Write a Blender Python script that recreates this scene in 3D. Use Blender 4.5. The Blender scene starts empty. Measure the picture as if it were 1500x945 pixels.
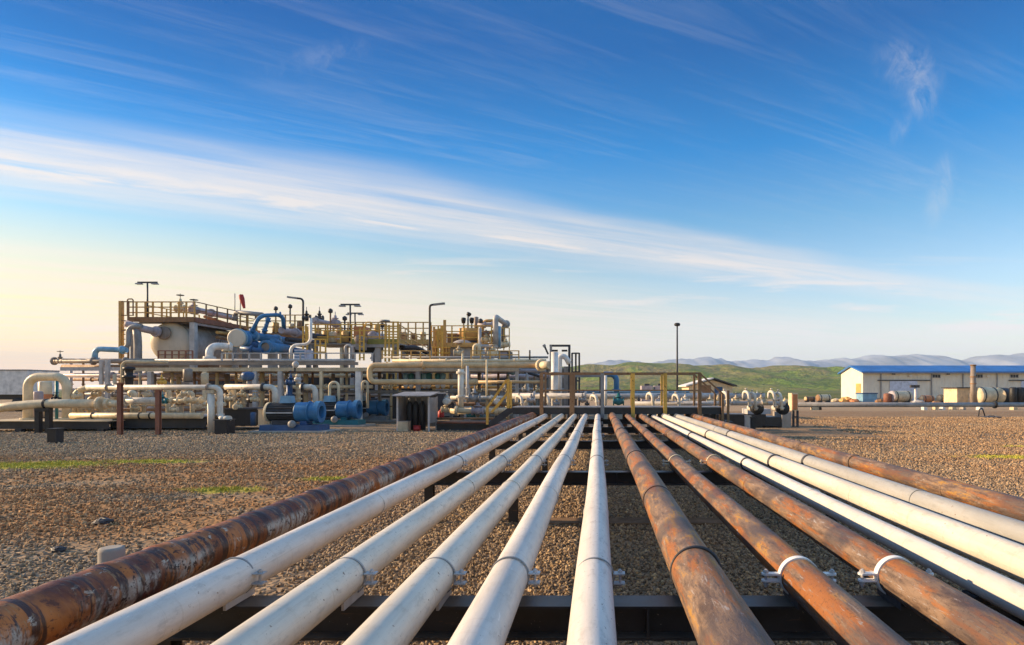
import bpy, math, random
from mathutils import Vector, Matrix
R = random.Random(7)
PI = math.pi
scene = bpy.context.scene
COL = scene.collection
F = 930.0; VX = 876.0; VY = 570.0; CH = 1.55      # lens in photo pixels, vanishing point, eye height

def W(px, py, Y):
    return Vector(((px-VX)*Y/F, Y, CH+(VY-py)*Y/F))
def m(px, Y):
    return px*Y/F

# ------------------------------------------------------------------ mesh builder
class MB:
    def __init__(s): s.v=[]; s.f=[]; s.s=[]
    def add(s, vs, fs, smooth=False):
        o=len(s.v); s.v+= [tuple(v) for v in vs]
        for f in fs: s.f.append(tuple(i+o for i in f)); s.s.append(smooth)
        return s
    def box(s, x0,x1,y0,y1,z0,z1, taper=0):
        t=taper
        vs=[(x0,y0,z0),(x1,y0,z0),(x1,y1,z0),(x0,y1,z0),(x0+t,y0+t,z1),(x1-t,y0+t,z1),(x1-t,y1-t,z1),(x0+t,y1-t,z1)]
        return s.add(vs,[(0,3,2,1),(4,5,6,7),(0,1,5,4),(1,2,6,5),(2,3,7,6),(3,0,4,7)])
    def bar(s, p0, p1, w, h=None):
        """square bar between two points"""
        h=h or w
        p0=Vector(p0); p1=Vector(p1); d=(p1-p0).normalized()
        up=Vector((0,0,1)) if abs(d.z)<.95 else Vector((0,1,0))
        a=d.cross(up).normalized()*w/2; b=a.cross(d).normalized()*h/2
        vs=[p0-a-b,p0+a-b,p0+a+b,p0-a+b,p1-a-b,p1+a-b,p1+a+b,p1-a+b]
        return s.add(vs,[(3,2,1,0),(4,5,6,7),(0,1,5,4),(1,2,6,5),(2,3,7,6),(3,0,4,7)])
    def ibeam(s,p0,p1,w,h,tk=.01,up=(0,0,1)):
        """rolled H section between two points, one closed piece"""
        p0=Vector(p0);p1=Vector(p1);d=(p1-p0).normalized();u=Vector(up); a=d.cross(u).normalized(); u=a.cross(d).normalized()
        q=[(-w/2,-h/2),(w/2,-h/2),(w/2,-h/2+tk),(tk/2,-h/2+tk),(tk/2,h/2-tk),(w/2,h/2-tk),(w/2,h/2),(-w/2,h/2),(-w/2,h/2-tk),(-tk/2,h/2-tk),(-tk/2,-h/2+tk),(-w/2,-h/2+tk)]
        vs=[p+a*x+u*y for p in (p0,p1) for x,y in q]; n=12
        fs=[(k,(k+1)%n,n+(k+1)%n,n+k) for k in range(n)]
        for o in (0,n):
            c=[(0,1,2,11),(11,2,3,10),(10,3,4,9),(9,4,5,8),(8,5,6,7)]
            for f in c: fs.append(tuple(o+i for i in (f if o else reversed(f))))
        return s.add(vs,fs)
    def lathe(s, org, axis, prof, n=16, smooth=True, caps=True):
        org=Vector(org); d=Vector(axis).normalized()
        up=Vector((0,0,1)) if abs(d.z)<.95 else Vector((1,0,0))
        a=d.cross(up).normalized(); b=d.cross(a).normalized()
        vs=[];fs=[]
        for (t,r) in prof:
            for k in range(n):
                an=2*PI*k/n
                vs.append(org+d*t+a*(r*math.cos(an))+b*(r*math.sin(an)))
        for i in range(len(prof)-1):
            for k in range(n):
                k2=(k+1)%n
                fs.append((i*n+k,i*n+k2,(i+1)*n+k2,(i+1)*n+k))
        s.add(vs,fs,smooth)
        if caps:
            o=len(s.v)-len(vs)
            if prof[0][1]>1e-5: s.f.append(tuple(o+k for k in reversed(range(n)))); s.s.append(False)
            if prof[-1][1]>1e-5: s.f.append(tuple(o+(len(prof)-1)*n+k for k in range(n))); s.s.append(False)
        return s
    def cyl(s,p0,p1,r,n=12,r1=None,smooth=True):
        p0=Vector(p0);p1=Vector(p1)
        return s.lathe(p0,p1-p0,[(0,r),((p1-p0).length,r if r1 is None else r1)],n,smooth)
    def sphere(s,c,r,n=14,sq=(1,1,1)):
        c=Vector(c); vs=[];fs=[]; mrg=n//2
        for i in range(mrg+1):
            th=PI*i/mrg
            for k in range(n):
                ph=2*PI*k/n
                vs.append(c+Vector((r*sq[0]*math.sin(th)*math.cos(ph),r*sq[1]*math.sin(th)*math.sin(ph),r*sq[2]*math.cos(th))))
        for i in range(mrg):
            for k in range(n):
                k2=(k+1)%n
                fs.append((i*n+k,(i+1)*n+k,(i+1)*n+k2,i*n+k2))
        return s.add(vs,fs,True)
    def torus(s,c,axis,Rr,r,n=24,k=8,arc=2*PI,start=0,ref=None):
        c=Vector(c); d=Vector(axis).normalized()
        if ref is None: ref=Vector((0,0,1)) if abs(d.z)<.95 else Vector((1,0,0))
        a=(ref-d*ref.dot(d)).normalized(); b=d.cross(a).normalized()
        full=abs(arc-2*PI)<1e-6; nn=n if full else n+1
        vs=[];fs=[]
        for i in range(nn):
            t=start+arc*i/n; q=a*math.cos(t)+b*math.sin(t)
            for j in range(k):
                u=2*PI*j/k
                vs.append(c+q*(Rr+r*math.cos(u))+d*(r*math.sin(u)))
        for i in range(n if full else n):
            i2=(i+1)%nn
            for j in range(k):
                j2=(j+1)%k
                fs.append((i*k+j,i2*k+j,i2*k+j2,i*k+j2))
        if not full:
            fs.append(tuple(reversed(range(k)))); fs.append(tuple((nn-1)*k+j for j in range(k)))
        return s.add(vs,fs,True)
    def band(s,c,axis,ri,ro,w,n=32):
        """flat strap ring"""
        c=Vector(c);d=Vector(axis).normalized()
        return s.lathe(c-d*w/2,d,[(0,ri),(0,ro),(w,ro),(w,ri),(0,ri)],n,False,False)
    def tube(s,pts,r,n=12,bend=0.0,seg=6,caps=True):
        P=[Vector(p) for p in pts]; Q=[P[0]]
        for i in range(1,len(P)-1):
            a=(P[i]-P[i-1]); b=(P[i+1]-P[i]); la,lb=a.length,b.length
            if bend>0 and la>1e-6 and lb>1e-6 and a.normalized().dot(b.normalized())<.999:
                t=min(bend,la*.48,lb*.48); p0=P[i]-a.normalized()*t; p2=P[i]+b.normalized()*t
                for j in range(seg+1):
                    u=j/seg
                    # blend of chord and corner that follows a quarter circle closely
                    w0=(1-u)**2;w1=2*u*(1-u)*.7071;w2=u*u;ws=w0+w1+w2
                    Q.append((p0*w0+P[i]*w1+p2*w2)/ws)
            else: Q.append(P[i])
        Q.append(P[-1])
        T=[]
        for i in range(len(Q)):
            if i==0:t=Q[1]-Q[0]
            elif i==len(Q)-1:t=Q[-1]-Q[-2]
            else:t=(Q[i+1]-Q[i]).normalized()+(Q[i]-Q[i-1]).normalized()
            T.append(t.normalized())
        up=Vector((0,0,1)) if abs(T[0].z)<.9 else Vector((1,0,0))
        a=T[0].cross(up).normalized(); vs=[];fs=[]
        rr=r if isinstance(r,(list,tuple)) else None
        for i,q in enumerate(Q):
            if i>0:
                a=(a-T[i]*a.dot(T[i])).normalized()
            b=T[i].cross(a)
            for k in range(n):
                an=2*PI*k/n
                vs.append(q+(a*math.cos(an)+b*math.sin(an))*r)
        for i in range(len(Q)-1):
            for k in range(n):
                k2=(k+1)%n
                fs.append((i*n+k,i*n+k2,(i+1)*n+k2,(i+1)*n+k))
        s.add(vs,fs,True)
        if caps:
            o=len(s.v)-len(vs)
            s.f.append(tuple(o+k for k in reversed(range(n)))); s.s.append(False)
            s.f.append(tuple(o+(len(Q)-1)*n+k for k in range(n))); s.s.append(False)
        return s
    def mesh(s,name,mat,org=(0,0,0)):
        me=bpy.data.meshes.new(name); o=Vector(org)
        me.from_pydata([tuple(Vector(v)-o) for v in s.v],[],s.f)
        me.polygons.foreach_set('use_smooth',s.s)
        if mat: me.materials.append(mat)
        me.update(); return me

def tag(o,label=None,cat=None,group=None,kind=None):
    if label:o['label']=label
    if cat:o['category']=cat
    if group:o['group']=group
    if kind:o['kind']=kind
    return o
def thing(name,label,cat,loc,group=None):
    o=bpy.data.objects.new(name,None); COL.objects.link(o); o.location=loc
    o.empty_display_size=.1
    return tag(o,label,cat,group)
def root_of(o):
    loc=Vector(o.location)
    while o.parent is not None:
        o=o.parent; loc+=Vector(o.location)
    return loc
def part(parent,name,mb,mat,label=None):
    o=bpy.data.objects.new(name,mb.mesh(name,mat,root_of(parent))); COL.objects.link(o); o.parent=parent
    if label:o['label']=label
    return o
def single(name,label,cat,mb,mat,loc,group=None,kind=None):
    o=bpy.data.objects.new(name,mb.mesh(name,mat,loc)); COL.objects.link(o); o.location=loc
    return tag(o,label,cat,group,kind)
def struct(name,mb,mat,kind='structure'):
    o=bpy.data.objects.new(name,mb.mesh(name,mat)); COL.objects.link(o); o['kind']=kind; return o

# ------------------------------------------------------------------ materials
class NT:
    def __init__(s,tree): s.t=tree; s.n=tree.nodes; s.l=tree.links
    def new(s,typ,**kw):
        n=s.n.new(typ)
        for k,v in kw.items(): setattr(n,k,v)
        return n
    def link(s,a,b): s.l.new(a,b)
    def val(s,sock,v):
        if isinstance(v,bpy.types.NodeSocket): s.l.new(v,sock)
        else: sock.default_value=v
    def math(s,op,a,b=None,c=None,clamp=False):
        n=s.new('ShaderNodeMath',operation=op,use_clamp=clamp); s.val(n.inputs[0],a)
        if b is not None:s.val(n.inputs[1],b)
        if c is not None:s.val(n.inputs[2],c)
        return n.outputs[0]
    def vmath(s,op,a,b=None):
        n=s.new('ShaderNodeVectorMath',operation=op); s.val(n.inputs[0],a)
        if b is not None:s.val(n.inputs[1],b)
        return n.outputs[0]
    def mix(s,f,a,b,blend='MIX'):
        n=s.new('ShaderNodeMix',data_type='RGBA',blend_type=blend,clamp_factor=True)
        s.val(n.inputs[0],f)
        for sock,v in ((n.inputs[6],a),(n.inputs[7],b)):
            if isinstance(v,(tuple,list)): v=tuple(v)+((1,) if len(v)==3 else ())
            s.val(sock,v)
        return n.outputs[2]
    def noise(s,vec,scale,detail=4,rough=.55,dist=0,out=0):
        n=s.new('ShaderNodeTexNoise'); n.noise_dimensions='3D'
        if vec is not None:s.link(vec,n.inputs['Vector'])
        n.inputs['Scale'].default_value=scale;n.inputs['Detail'].default_value=detail
        n.inputs['Roughness'].default_value=rough;n.inputs['Distortion'].default_value=dist
        return n.outputs[out]
    def smooth(s,x,lo,hi,a=0.0,b=1.0):
        n=s.new('ShaderNodeMapRange',interpolation_type='SMOOTHSTEP'); s.val(n.inputs[0],x)
        n.inputs[1].default_value=lo;n.inputs[2].default_value=hi;n.inputs[3].default_value=a;n.inputs[4].default_value=b
        return n.outputs[0]
    def scalev(s,vec,sc):
        n=s.new('ShaderNodeMapping'); s.link(vec,n.inputs[0]); n.inputs['Scale'].default_value=sc
        return n.outputs[0]
def newmat(name):
    mt=bpy.data.materials.new(name); mt.use_nodes=True
    t=NT(mt.node_tree); b=mt.node_tree.nodes['Principled BSDF']; return mt,t,b
def worldpos(t):
    return t.new('ShaderNodeNewGeometry').outputs['Position']
def bump(t,b,h,strength,dist):
    n=t.new('ShaderNodeBump'); n.inputs['Strength'].default_value=strength; n.inputs['Distance'].default_value=dist
    t.link(h,n.inputs['Height']); t.link(n.outputs[0],b.inputs['Normal'])
def paint(name,rgb,rough=.5,metal=0.0,var=.18,dirt=None,dirt_amt=.35,scale=2.5,spec=.4,rust=0.0):
    mt,t,b=newmat(name); p=worldpos(t)
    n1=t.noise(p,scale,5,.6); n2=t.noise(p,scale*7,4,.6)
    dk=tuple(c*(1-var) for c in rgb); lt=tuple(min(1,c*(1+var)) for c in rgb)
    c=t.mix(t.smooth(n1,.3,.7),dk,lt)
    if dirt is None: dirt=tuple(c*.35+.02 for c in (rgb[0]*.9,rgb[1]*.8,rgb[2]*.65))
    st=t.noise(t.scalev(p,(5,5,.9)),1.2,5,.65)
    c=t.mix(t.math('MULTIPLY',t.smooth(st,.5,.72),dirt_amt),c,dirt)
    if rust>0:
        c=t.mix(t.math('MULTIPLY',t.smooth(n2,.56,.64),t.smooth(n1,.45,.6),clamp=True) if rust<.5 else t.smooth(n2,.5,.6),c,(.16,.055,.02))
    t.link(c,b.inputs['Base Color'])
    b.inputs['Metallic'].default_value=metal; b.inputs['Specular IOR Level'].default_value=spec
    t.link(t.smooth(n2,.2,.8,max(.05,rough-.12),min(1,rough+.15)),b.inputs['Roughness'])
    bump(t,b,n2,.15,.01)
    return mt
M={}
M['cream']=paint('cream_paint',(.68,.55,.35),.5,dirt_amt=.4)
M['offwhite']=paint('off_white_paint',(.66,.60,.50),.5,dirt_amt=.4)
M['white']=paint('white_paint',(.74,.71,.66),.5,dirt_amt=.3)
M['tan']=paint('tan_paint',(.60,.42,.22),.5)
M['yellow']=paint('yellow_paint',(.70,.40,.07),.5,dirt=(.25,.09,.02),dirt_amt=.5,rust=.3)
M['amber']=paint('amber_paint',(.60,.34,.10),.5,dirt=(.2,.09,.03))
M['brown']=paint('rusty_brown_steel',(.27,.15,.07),.65,dirt=(.12,.05,.02),dirt_amt=.6,rust=.3)
M['redrust']=paint('red_oxide_steel',(.25,.10,.06),.65,dirt=(.2,.13,.09),dirt_amt=.6)
M['grey']=paint('grey_paint',(.27,.265,.26),.5)
M['lightgrey']=paint('light_grey_paint',(.46,.44,.42),.5)
M['greybrown']=paint('grey_brown_lagging',(.26,.21,.17),.55)
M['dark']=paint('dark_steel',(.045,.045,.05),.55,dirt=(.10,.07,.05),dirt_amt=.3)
M['black']=paint('black_rubbery_paint',(.018,.018,.02),.5,dirt=(.05,.04,.035),dirt_amt=.3)
M['beam']=paint('black_painted_steel',(.011,.012,.016),.45,dirt=(.05,.04,.032),dirt_amt=.35,scale=3)
M['beam']=None
def beam_mat():
    mt,t,b=newmat('black_painted_steel'); p=worldpos(t)
    n=t.noise(p,5,6,.65); n2=t.noise(t.scalev(p,(3,20,20)),1.5,6,.7); n3=t.noise(p,70,3,.6)
    c=t.mix(t.smooth(n,.35,.65),(.010,.011,.015),(.026,.026,.030))
    c=t.mix(t.math('MULTIPLY',t.smooth(n2,.60,.68),.7),c,(.11,.055,.03))
    c=t.mix(t.smooth(n3,.70,.73),c,(.22,.19,.16))
    sx=t.new('ShaderNodeSeparateXYZ'); t.link(t.new('ShaderNodeNewGeometry').outputs['Normal'],sx.inputs[0])
    c=t.mix(t.math('MULTIPLY',t.smooth(sx.outputs[2],.6,.95),t.smooth(n,.25,.7,.35,.9)),c,(.13,.105,.08))
    t.link(c,b.inputs['Base Color']); t.link(t.smooth(n,.3,.7,.35,.6),b.inputs['Roughness']); bump(t,b,n2,.25,.004)
    return mt
M['beam']=beam_mat()
M['vessel']=paint('vessel_cream_paint',(.62,.54,.42),.5,var=.08,dirt_amt=.15,scale=.8)
M['blue']=paint('blue_paint',(.045,.18,.36),.42,dirt=(.02,.07,.14),dirt_amt=.4)
M['deepblue']=paint('deep_blue_paint',(.03,.085,.20),.42,dirt=(.02,.05,.10))
M['paleblue']=paint('pale_blue_paint',(.20,.37,.50),.42,dirt=(.08,.14,.2))
M['teal']=paint('teal_paint',(.03,.17,.19),.45)
M['concrete']=paint('concrete',(.36,.32,.27),.9,var=.15,dirt=(.2,.16,.12),spec=.2)
M['sand']=paint('cream_concrete',(.55,.45,.30),.9,spec=.2)
M['lilac']=paint('lilac_grey_paint',(.40,.345,.36),.5)
M['red']=paint('red_paint',(.40,.03,.025),.5)
M['orange']=paint('orange_paint',(.58,.22,.08),.6,dirt=(.25,.1,.05))
M['olive']=paint('olive_paint',(.30,.27,.06),.5)
M['bluewhite']=paint('blue_white_paint',(.55,.60,.72),.5)
M['timber']=paint('weathered_timber',(.20,.13,.08),.9,var=.3,spec=.1)

def sawn(): pass
# white pipeline paint: chalky, with hairline drips and faint lengthwise bands
def white_pipe(name,rgb,seed):
    mt,t,b=newmat(name)
    tc=t.new('ShaderNodeTexCoord').outputs['Object']
    mp=t.new('ShaderNodeMapping'); t.link(tc,mp.inputs[0]); mp.inputs['Location'].default_value=(seed*3.1,seed*1.7,0)
    v=mp.outputs[0]
    n1=t.noise(t.scalev(v,(3,.35,3)),2.0,5,.6); n2=t.noise(t.scalev(v,(9,3,9)),3,6,.65); n3=t.noise(v,55,3,.6)
    c=t.mix(t.smooth(n1,.32,.68),tuple(x*.74 for x in rgb),rgb)
    c=t.mix(t.math('MULTIPLY',t.smooth(n2,.50,.70),.6),c,tuple((x*.60) for x in rgb))
    ln=t.noise(t.scalev(v,(22,.5,22)),1.6,6,.7,.3)
    c=t.mix(t.math('MULTIPLY',t.smooth(ln,.55,.70),.30),c,(.36,.30,.24))
    sc=t.noise(t.scalev(v,(30,11,30)),1.5,5,.75,1.2)
    c=t.mix(t.math('MULTIPLY',t.smooth(sc,.63,.69),.7),c,tuple(min(1,x*1.12) for x in rgb))
    # speckle of chipped paint and rust spots
    ch=t.math('MULTIPLY',t.smooth(n3,.655,.69),t.smooth(n1,.46,.58))
    c=t.mix(ch,c,(.17,.10,.065))
    dr=t.noise(t.scalev(v,(2,30,2)),1.0,7,.75)
    c=t.mix(t.math('MULTIPLY',t.smooth(dr,.56,.72),.5),c,(.36,.26,.17))
    t.link(c,b.inputs['Base Color']); t.link(t.smooth(n2,.3,.7,.42,.62),b.inputs['Roughness'])
    b.inputs['Specular IOR Level'].default_value=.4
    bump(t,b,t.math('ADD',n2,t.math('MULTIPLY',n3,.35)),.22,.006)
    return mt
WP=[white_pipe('chalky_white_pipe_paint' ,(.72,.66,.58),k) for k in range(3)]
GP=white_pipe('weathered_grey_white_pipe_paint',(.42,.41,.375),9)
CP=white_pipe('cream_white_pipe_paint',(.72,.65,.53),5)

def rust_long(name,seed,warm=.5):
    """grey mill scale with orange and ochre streaks along the pipe"""
    mt,t,b=newmat(name)
    tc=t.new('ShaderNodeTexCoord').outputs['Object']
    mp=t.new('ShaderNodeMapping'); t.link(tc,mp.inputs[0]); mp.inputs['Location'].default_value=(seed*5.3,seed*2.9,seed)
    v=mp.outputs[0]
    a=t.noise(t.scalev(v,(8,1.0,8)),1.1,9,.70,.25); a2=t.noise(t.scalev(v,(17,3.2,17)),1.3,9,.76,.35); a3=t.noise(v,48,5,.75)
    a4=t.noise(t.scalev(v,(6,.6,6)),1.0,7,.62,.5); sc=t.noise(t.scalev(v,(60,9,60)),1.0,4,.7,.6)
    c=t.mix(t.smooth(a2,.34,.62),(.080,.050,.036),(.245,.160,.105))
    c=t.mix(t.math('MULTIPLY',t.smooth(a,.54-.07*warm,.63-.07*warm),.92),c,(.30,.105,.024))
    c=t.mix(t.math('MULTIPLY',t.smooth(a2,.53,.60),t.smooth(a4,.47,.56)),c,(.36,.185,.04))
    c=t.mix(t.math('MULTIPLY',t.smooth(a,.62,.69),t.smooth(a4,.42,.54)),c,(.30,.075,.022))
    c=t.mix(t.math('MULTIPLY',t.smooth(a3,.56,.66),.65),c,(.045,.028,.022))
    c=t.mix(t.math('MULTIPLY',t.smooth(sc,.60,.66),t.smooth(a4,.62,.44)),c,(.30,.26,.24))
    c=t.mix(t.math('MULTIPLY',t.smooth(sc,.40,.34),.6),c,(.05,.035,.03))
    w=t.new('ShaderNodeTexWave',wave_type='BANDS',bands_direction='Y'); t.link(v,w.inputs[0]); w.inputs['Scale'].default_value=.22
    w.inputs['Distortion'].default_value=7; w.inputs['Detail'].default_value=5
    c=t.mix(t.math('MULTIPLY',t.smooth(w.outputs['Fac'],.78,.95),.6),c,(.055,.045,.05))
    t.link(c,b.inputs['Base Color']); t.link(t.smooth(a2,.3,.7,.48,.78),b.inputs['Roughness'])
    b.inputs['Specular IOR Level'].default_value=.35
    bump(t,b,t.math('ADD',t.math('ADD',a3,a2),sc),.45,.006)
    return mt
def rust_band(name):
    """heavily rusted pipe with dark spiral bands and remains of pale coating"""
    mt,t,b=newmat(name)
    tc=t.new('ShaderNodeTexCoord').outputs['Object']; v=tc
    bnd=t.noise(t.scalev(v,(2.2,3.4,2.2)),1.0,6,.6,.5); bnd2=t.noise(t.scalev(v,(1.4,13,1.4)),1.0,6,.7,.4)
    fine=t.noise(t.scalev(v,(9,30,9)),1.0,5,.7); sp=t.noise(v,34,5,.7); big=t.noise(v,2.3,6,.6,.5)
    c=t.mix(t.smooth(bnd,.40,.66),(.12,.030,.012),(.47,.155,.030))
    c=t.mix(t.math('MULTIPLY',t.smooth(bnd2,.495,.56),.92),c,(.035,.014,.011))
    c=t.mix(t.math('MULTIPLY',t.smooth(fine,.56,.66),.55),c,(.34,.20,.09))
    # pale coating left mostly on the lower flanks (where rain did not strip it)
    sx=t.new('ShaderNodeSeparateXYZ'); t.link(t.new('ShaderNodeNewGeometry').outputs['Normal'],sx.inputs[0])
    pale=t.math('MULTIPLY',t.smooth(big,.49,.57),t.smooth(sx.outputs[2],.55,.15))
    pale=t.math('MULTIPLY',pale,t.smooth(fine,.62,.46))
    c=t.mix(t.math('MULTIPLY',pale,.9),c,(.45,.42,.35))
    c=t.mix(t.math('MULTIPLY',t.smooth(sp,.54,.62),t.smooth(big,.40,.52)),c,(.035,.015,.011))
    fl=t.noise(t.scalev(v,(9,5,9)),2.0,8,.75,.3)
    c=t.mix(t.math('MULTIPLY',t.smooth(fl,.595,.635),t.smooth(bnd,.38,.56)),c,(.44,.38,.30))
    c=t.mix(t.math('MULTIPLY',t.smooth(fl,.42,.37),.85),c,(.085,.026,.014))
    c=t.mix(t.math('MULTIPLY',t.smooth(t.noise(t.scalev(v,(7,2.2,7)),2.2,5,.7),.685,.72),.9),c,(.62,.62,.62))
    t.link(c,b.inputs['Base Color']); t.link(t.smooth(bnd2,.35,.65,.62,.36),b.inputs['Roughness'])
    b.inputs['Specular IOR Level'].default_value=.4
    bump(t,b,t.math('ADD',sp,bnd2),.4,.008)
    return mt
RL=[rust_long('rusted_mill_scale',k,(.7,.95,.75,.75)[k]) for k in range(4)]
RB=rust_band('banded_rust')

# ground colour shared by the sheet and the stones lying on it
def ground_masks(t,p):
    s=t.new('ShaderNodeSeparateXYZ'); t.link(p,s.inputs[0]); x,y=s.outputs[0],s.outputs[1]
    n=t.noise(p,.22,5,.6); n2=t.noise(t.scalev(p,(.45,1,1)),.9,5,.6)
    left=t.math('MULTIPLY',t.smooth(x,-2.0,-3.6),t.math('MULTIPLY',t.smooth(y,5.6,7.2),t.smooth(y,16.5,13.0)))
    right=t.math('MULTIPLY',t.smooth(x,4.6,8.0),t.math('MULTIPLY',t.smooth(y,8,12),.5))
    z=t.math('MAXIMUM',left,right)
    soil=t.math('MULTIPLY',z,t.smooth(n2,.30,.56),clamp=True)
    soil=t.math('MAXIMUM',soil,t.math('MULTIPLY',t.smooth(n,.50,.66),.30))
    return x,y,n,n2,soil,z
def moss_mask(t,p,x,y):
    nz=t.noise(p,2.2,5,.65); tot=None
    for (cx,cy,rx,ry) in ((-11.4,12.9,1.7,.75),(-9.6,13.5,1.3,.42),(-5.75,9.75,.65,.36),(-4.6,10.9,.6,.25),(-12.6,11.4,1.0,.3),(9.3,14.4,1.2,.5),(12.5,17,1.6,.6)):
        dx=t.math('DIVIDE',t.math('SUBTRACT',x,cx),rx); dy=t.math('DIVIDE',t.math('SUBTRACT',y,cy),ry)
        d=t.math('SQRT',t.math('ADD',t.math('MULTIPLY',dx,dx),t.math('MULTIPLY',dy,dy)))
        k=t.smooth(t.math('ADD',d,t.math('MULTIPLY',t.math('SUBTRACT',nz,.5),2.2)),1.15,.35)
        tot=k if tot is None else t.math('MAXIMUM',tot,k)
    return tot
def ground_mat():
    mt,t,b=newmat('gravelly_soil'); p=worldpos(t)
    x,y,n,n2,soil,z=ground_masks(t,p)
    vo=t.new('ShaderNodeTexVoronoi'); t.link(p,vo.inputs['Vector']); vo.inputs['Scale'].default_value=17
    vf=t.new('ShaderNodeSeparateColor'); t.link(vo.outputs['Color'],vf.inputs[0])
    g=t.mix(vf.outputs[0],(.17,.12,.075),(.40,.29,.185)); s=t.mix(vf.outputs[1],(.30,.145,.055),(.46,.25,.10))
    c=t.mix(t.math('MULTIPLY',soil,.92),g,s)
    c=t.mix(moss_mask(t,p,x,y),c,(.44,.40,.05))
    c=t.mix(t.smooth(n2,.35,.75,0,.35),c,(.07,.055,.045))
    # dusty pale yard surface far right and meadow beyond the yard
    c=t.mix(t.math('MULTIPLY',t.smooth(y,43,46),t.smooth(n2,.2,.5,.5,1)),c,(.40,.28,.17))
    far=t.math('MULTIPLY',t.smooth(y,84,110),1.0)
    mead=t.mix(t.smooth(t.noise(t.scalev(p,(.006,.02,.01)),1,5,.6),.35,.65),(.075,.105,.022),(.17,.155,.05))
    c=t.mix(far,c,mead)
    t.link(c,b.inputs['Base Color']); b.inputs['Roughness'].default_value=.95; b.inputs['Specular IOR Level'].default_value=.15
    h=t.math('ADD',t.math('MULTIPLY',vo.outputs['Distance'],-.6),t.math('MULTIPLY',t.noise(p,6,5,.65),.8))
    bump(t,b,h,.9,.05)
    return mt
def stone_mat():
    mt,t,b=newmat('crushed_stone'); p=worldpos(t)
    x,y,n,n2,soil,z=ground_masks(t,p)
    r=t.new('ShaderNodeObjectInfo').outputs['Random']
    cr=t.new('ShaderNodeValToRGB'); t.link(r,cr.inputs[0]); e=cr.color_ramp.elements
    e[0].position=0; e[0].color=(0.168,0.120,0.076,1); e[1].position=1; e[1].color=(0.627,0.460,0.272,1)
    for ps,cc in ((.25,(0.280,0.200,0.124,1)),(.5,(0.392,0.280,0.168,1)),(.72,(0.347,0.260,0.180,1)),(.86,(0.459,0.300,0.144,1))):
        q=e.new(ps); q.color=cc
    cr2=t.new('ShaderNodeValToRGB'); t.link(r,cr2.inputs[0]); e=cr2.color_ramp.elements
    e[0].position=0; e[0].color=(0.213,0.105,0.044,1); e[1].position=1; e[1].color=(0.605,0.370,0.176,1)
    for ps,cc in ((.4,(0.370,0.180,0.068,1)),(.7,(0.459,0.240,0.092,1))):
        q=e.new(ps); q.color=cc
    c=t.mix(t.math('MULTIPLY',soil,.95),cr.outputs[0],cr2.outputs[0])
    c=t.mix(t.math('MULTIPLY',moss_mask(t,p,x,y),.95),c,(.46,.42,.05))
    c=t.mix(t.smooth(t.noise(p,30,3,.6),.4,.7,0,.3),c,(.14,.11,.085))
    t.link(c,b.inputs['Base Color']); b.inputs['Roughness'].default_value=.85; b.inputs['Specular IOR Level'].default_value=.25
    return mt
M['ground']=ground_mat(); M['stone']=stone_mat()
def hill_mat():
    mt,t,b=newmat('spring_grass_hillside'); p=worldpos(t)
    n=t.noise(t.scalev(p,(.008,.006,.03)),1,6,.62); n2=t.noise(p,.03,6,.65); n3=t.noise(t.scalev(p,(.02,.008,.02)),1,5,.6)
    c=t.mix(t.smooth(n,.40,.58),(.27,.225,.08),(.135,.175,.03))
    c=t.mix(t.smooth(n2,.48,.66,0,.8),c,(.19,.15,.075))
    c=t.mix(t.smooth(n3,.55,.66,0,.8),c,(.20,.28,.035))
    t.link(c,b.inputs['Base Color']); b.inputs['Roughness'].default_value=1; b.inputs['Specular IOR Level'].default_value=.05
    bump(t,b,t.math('ADD',n2,n),1.0,14)
    return mt
M['hill']=hill_mat()
M['mountain']=paint('bare_mountain',(.30,.32,.36),1,var=.3,scale=.004,spec=.05,dirt_amt=0)

# ------------------------------------------------------------------ camera, light, sky
cam=bpy.data.cameras.new('camera'); co=bpy.data.objects.new('camera',cam); COL.objects.link(co)
co.location=(0,0,CH); co.rotation_euler=(PI/2,0,0)
cam.sensor_width=36; cam.lens=36*F/1500; cam.shift_x=(750-VX)/1500; cam.shift_y=(VY-472.5)/1500
cam.clip_start=.05; cam.clip_end=20000
scene.camera=co
SUN_EL=math.radians(18.0); SUN_AZ=math.radians(-84)          # azimuth from +Y, negative to the left
sd=Vector((math.sin(SUN_AZ)*math.cos(SUN_EL),math.cos(SUN_AZ)*math.cos(SUN_EL),math.sin(SUN_EL)))
sl=bpy.data.lights.new('sun','SUN'); sl.energy=3.6; sl.angle=math.radians(.6); sl.color=(1.0,.72,.43)
so=bpy.data.objects.new('sun',sl); COL.objects.link(so); so.rotation_euler=sd.to_track_quat('Z','Y').to_euler()
w=bpy.data.worlds.new('World'); scene.world=w; w.use_nodes=True
t=NT(w.node_tree); bg=w.node_tree.nodes['Background']
sky=t.new('ShaderNodeTexSky',sky_type='NISHITA'); sky.sun_disc=False; sky.sun_elevation=SUN_EL; sky.sun_rotation=SUN_AZ
sky.altitude=300; sky.air_density=1.0; sky.dust_density=.2; sky.ozone_density=2.2
gen=t.new('ShaderNodeTexCoord').outputs['Generated']
sx=t.new('ShaderNodeSeparateXYZ'); t.link(gen,sx.inputs[0]); dx,dy,dz=sx.outputs
zz=t.math('MAXIMUM',dz,.015)
px=t.math('DIVIDE',dx,zz); py=t.math('DIVIDE',dy,zz)          # where the ray meets a flat layer of cloud
na=t.math('ADD',t.math('MULTIPLY',px,-.527),t.math('MULTIPLY',py,.85))   # across the streaks
ta=t.math('ADD',t.math('MULTIPLY',px,.85),t.math('MULTIPLY',py,.527))    # along the streaks
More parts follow.
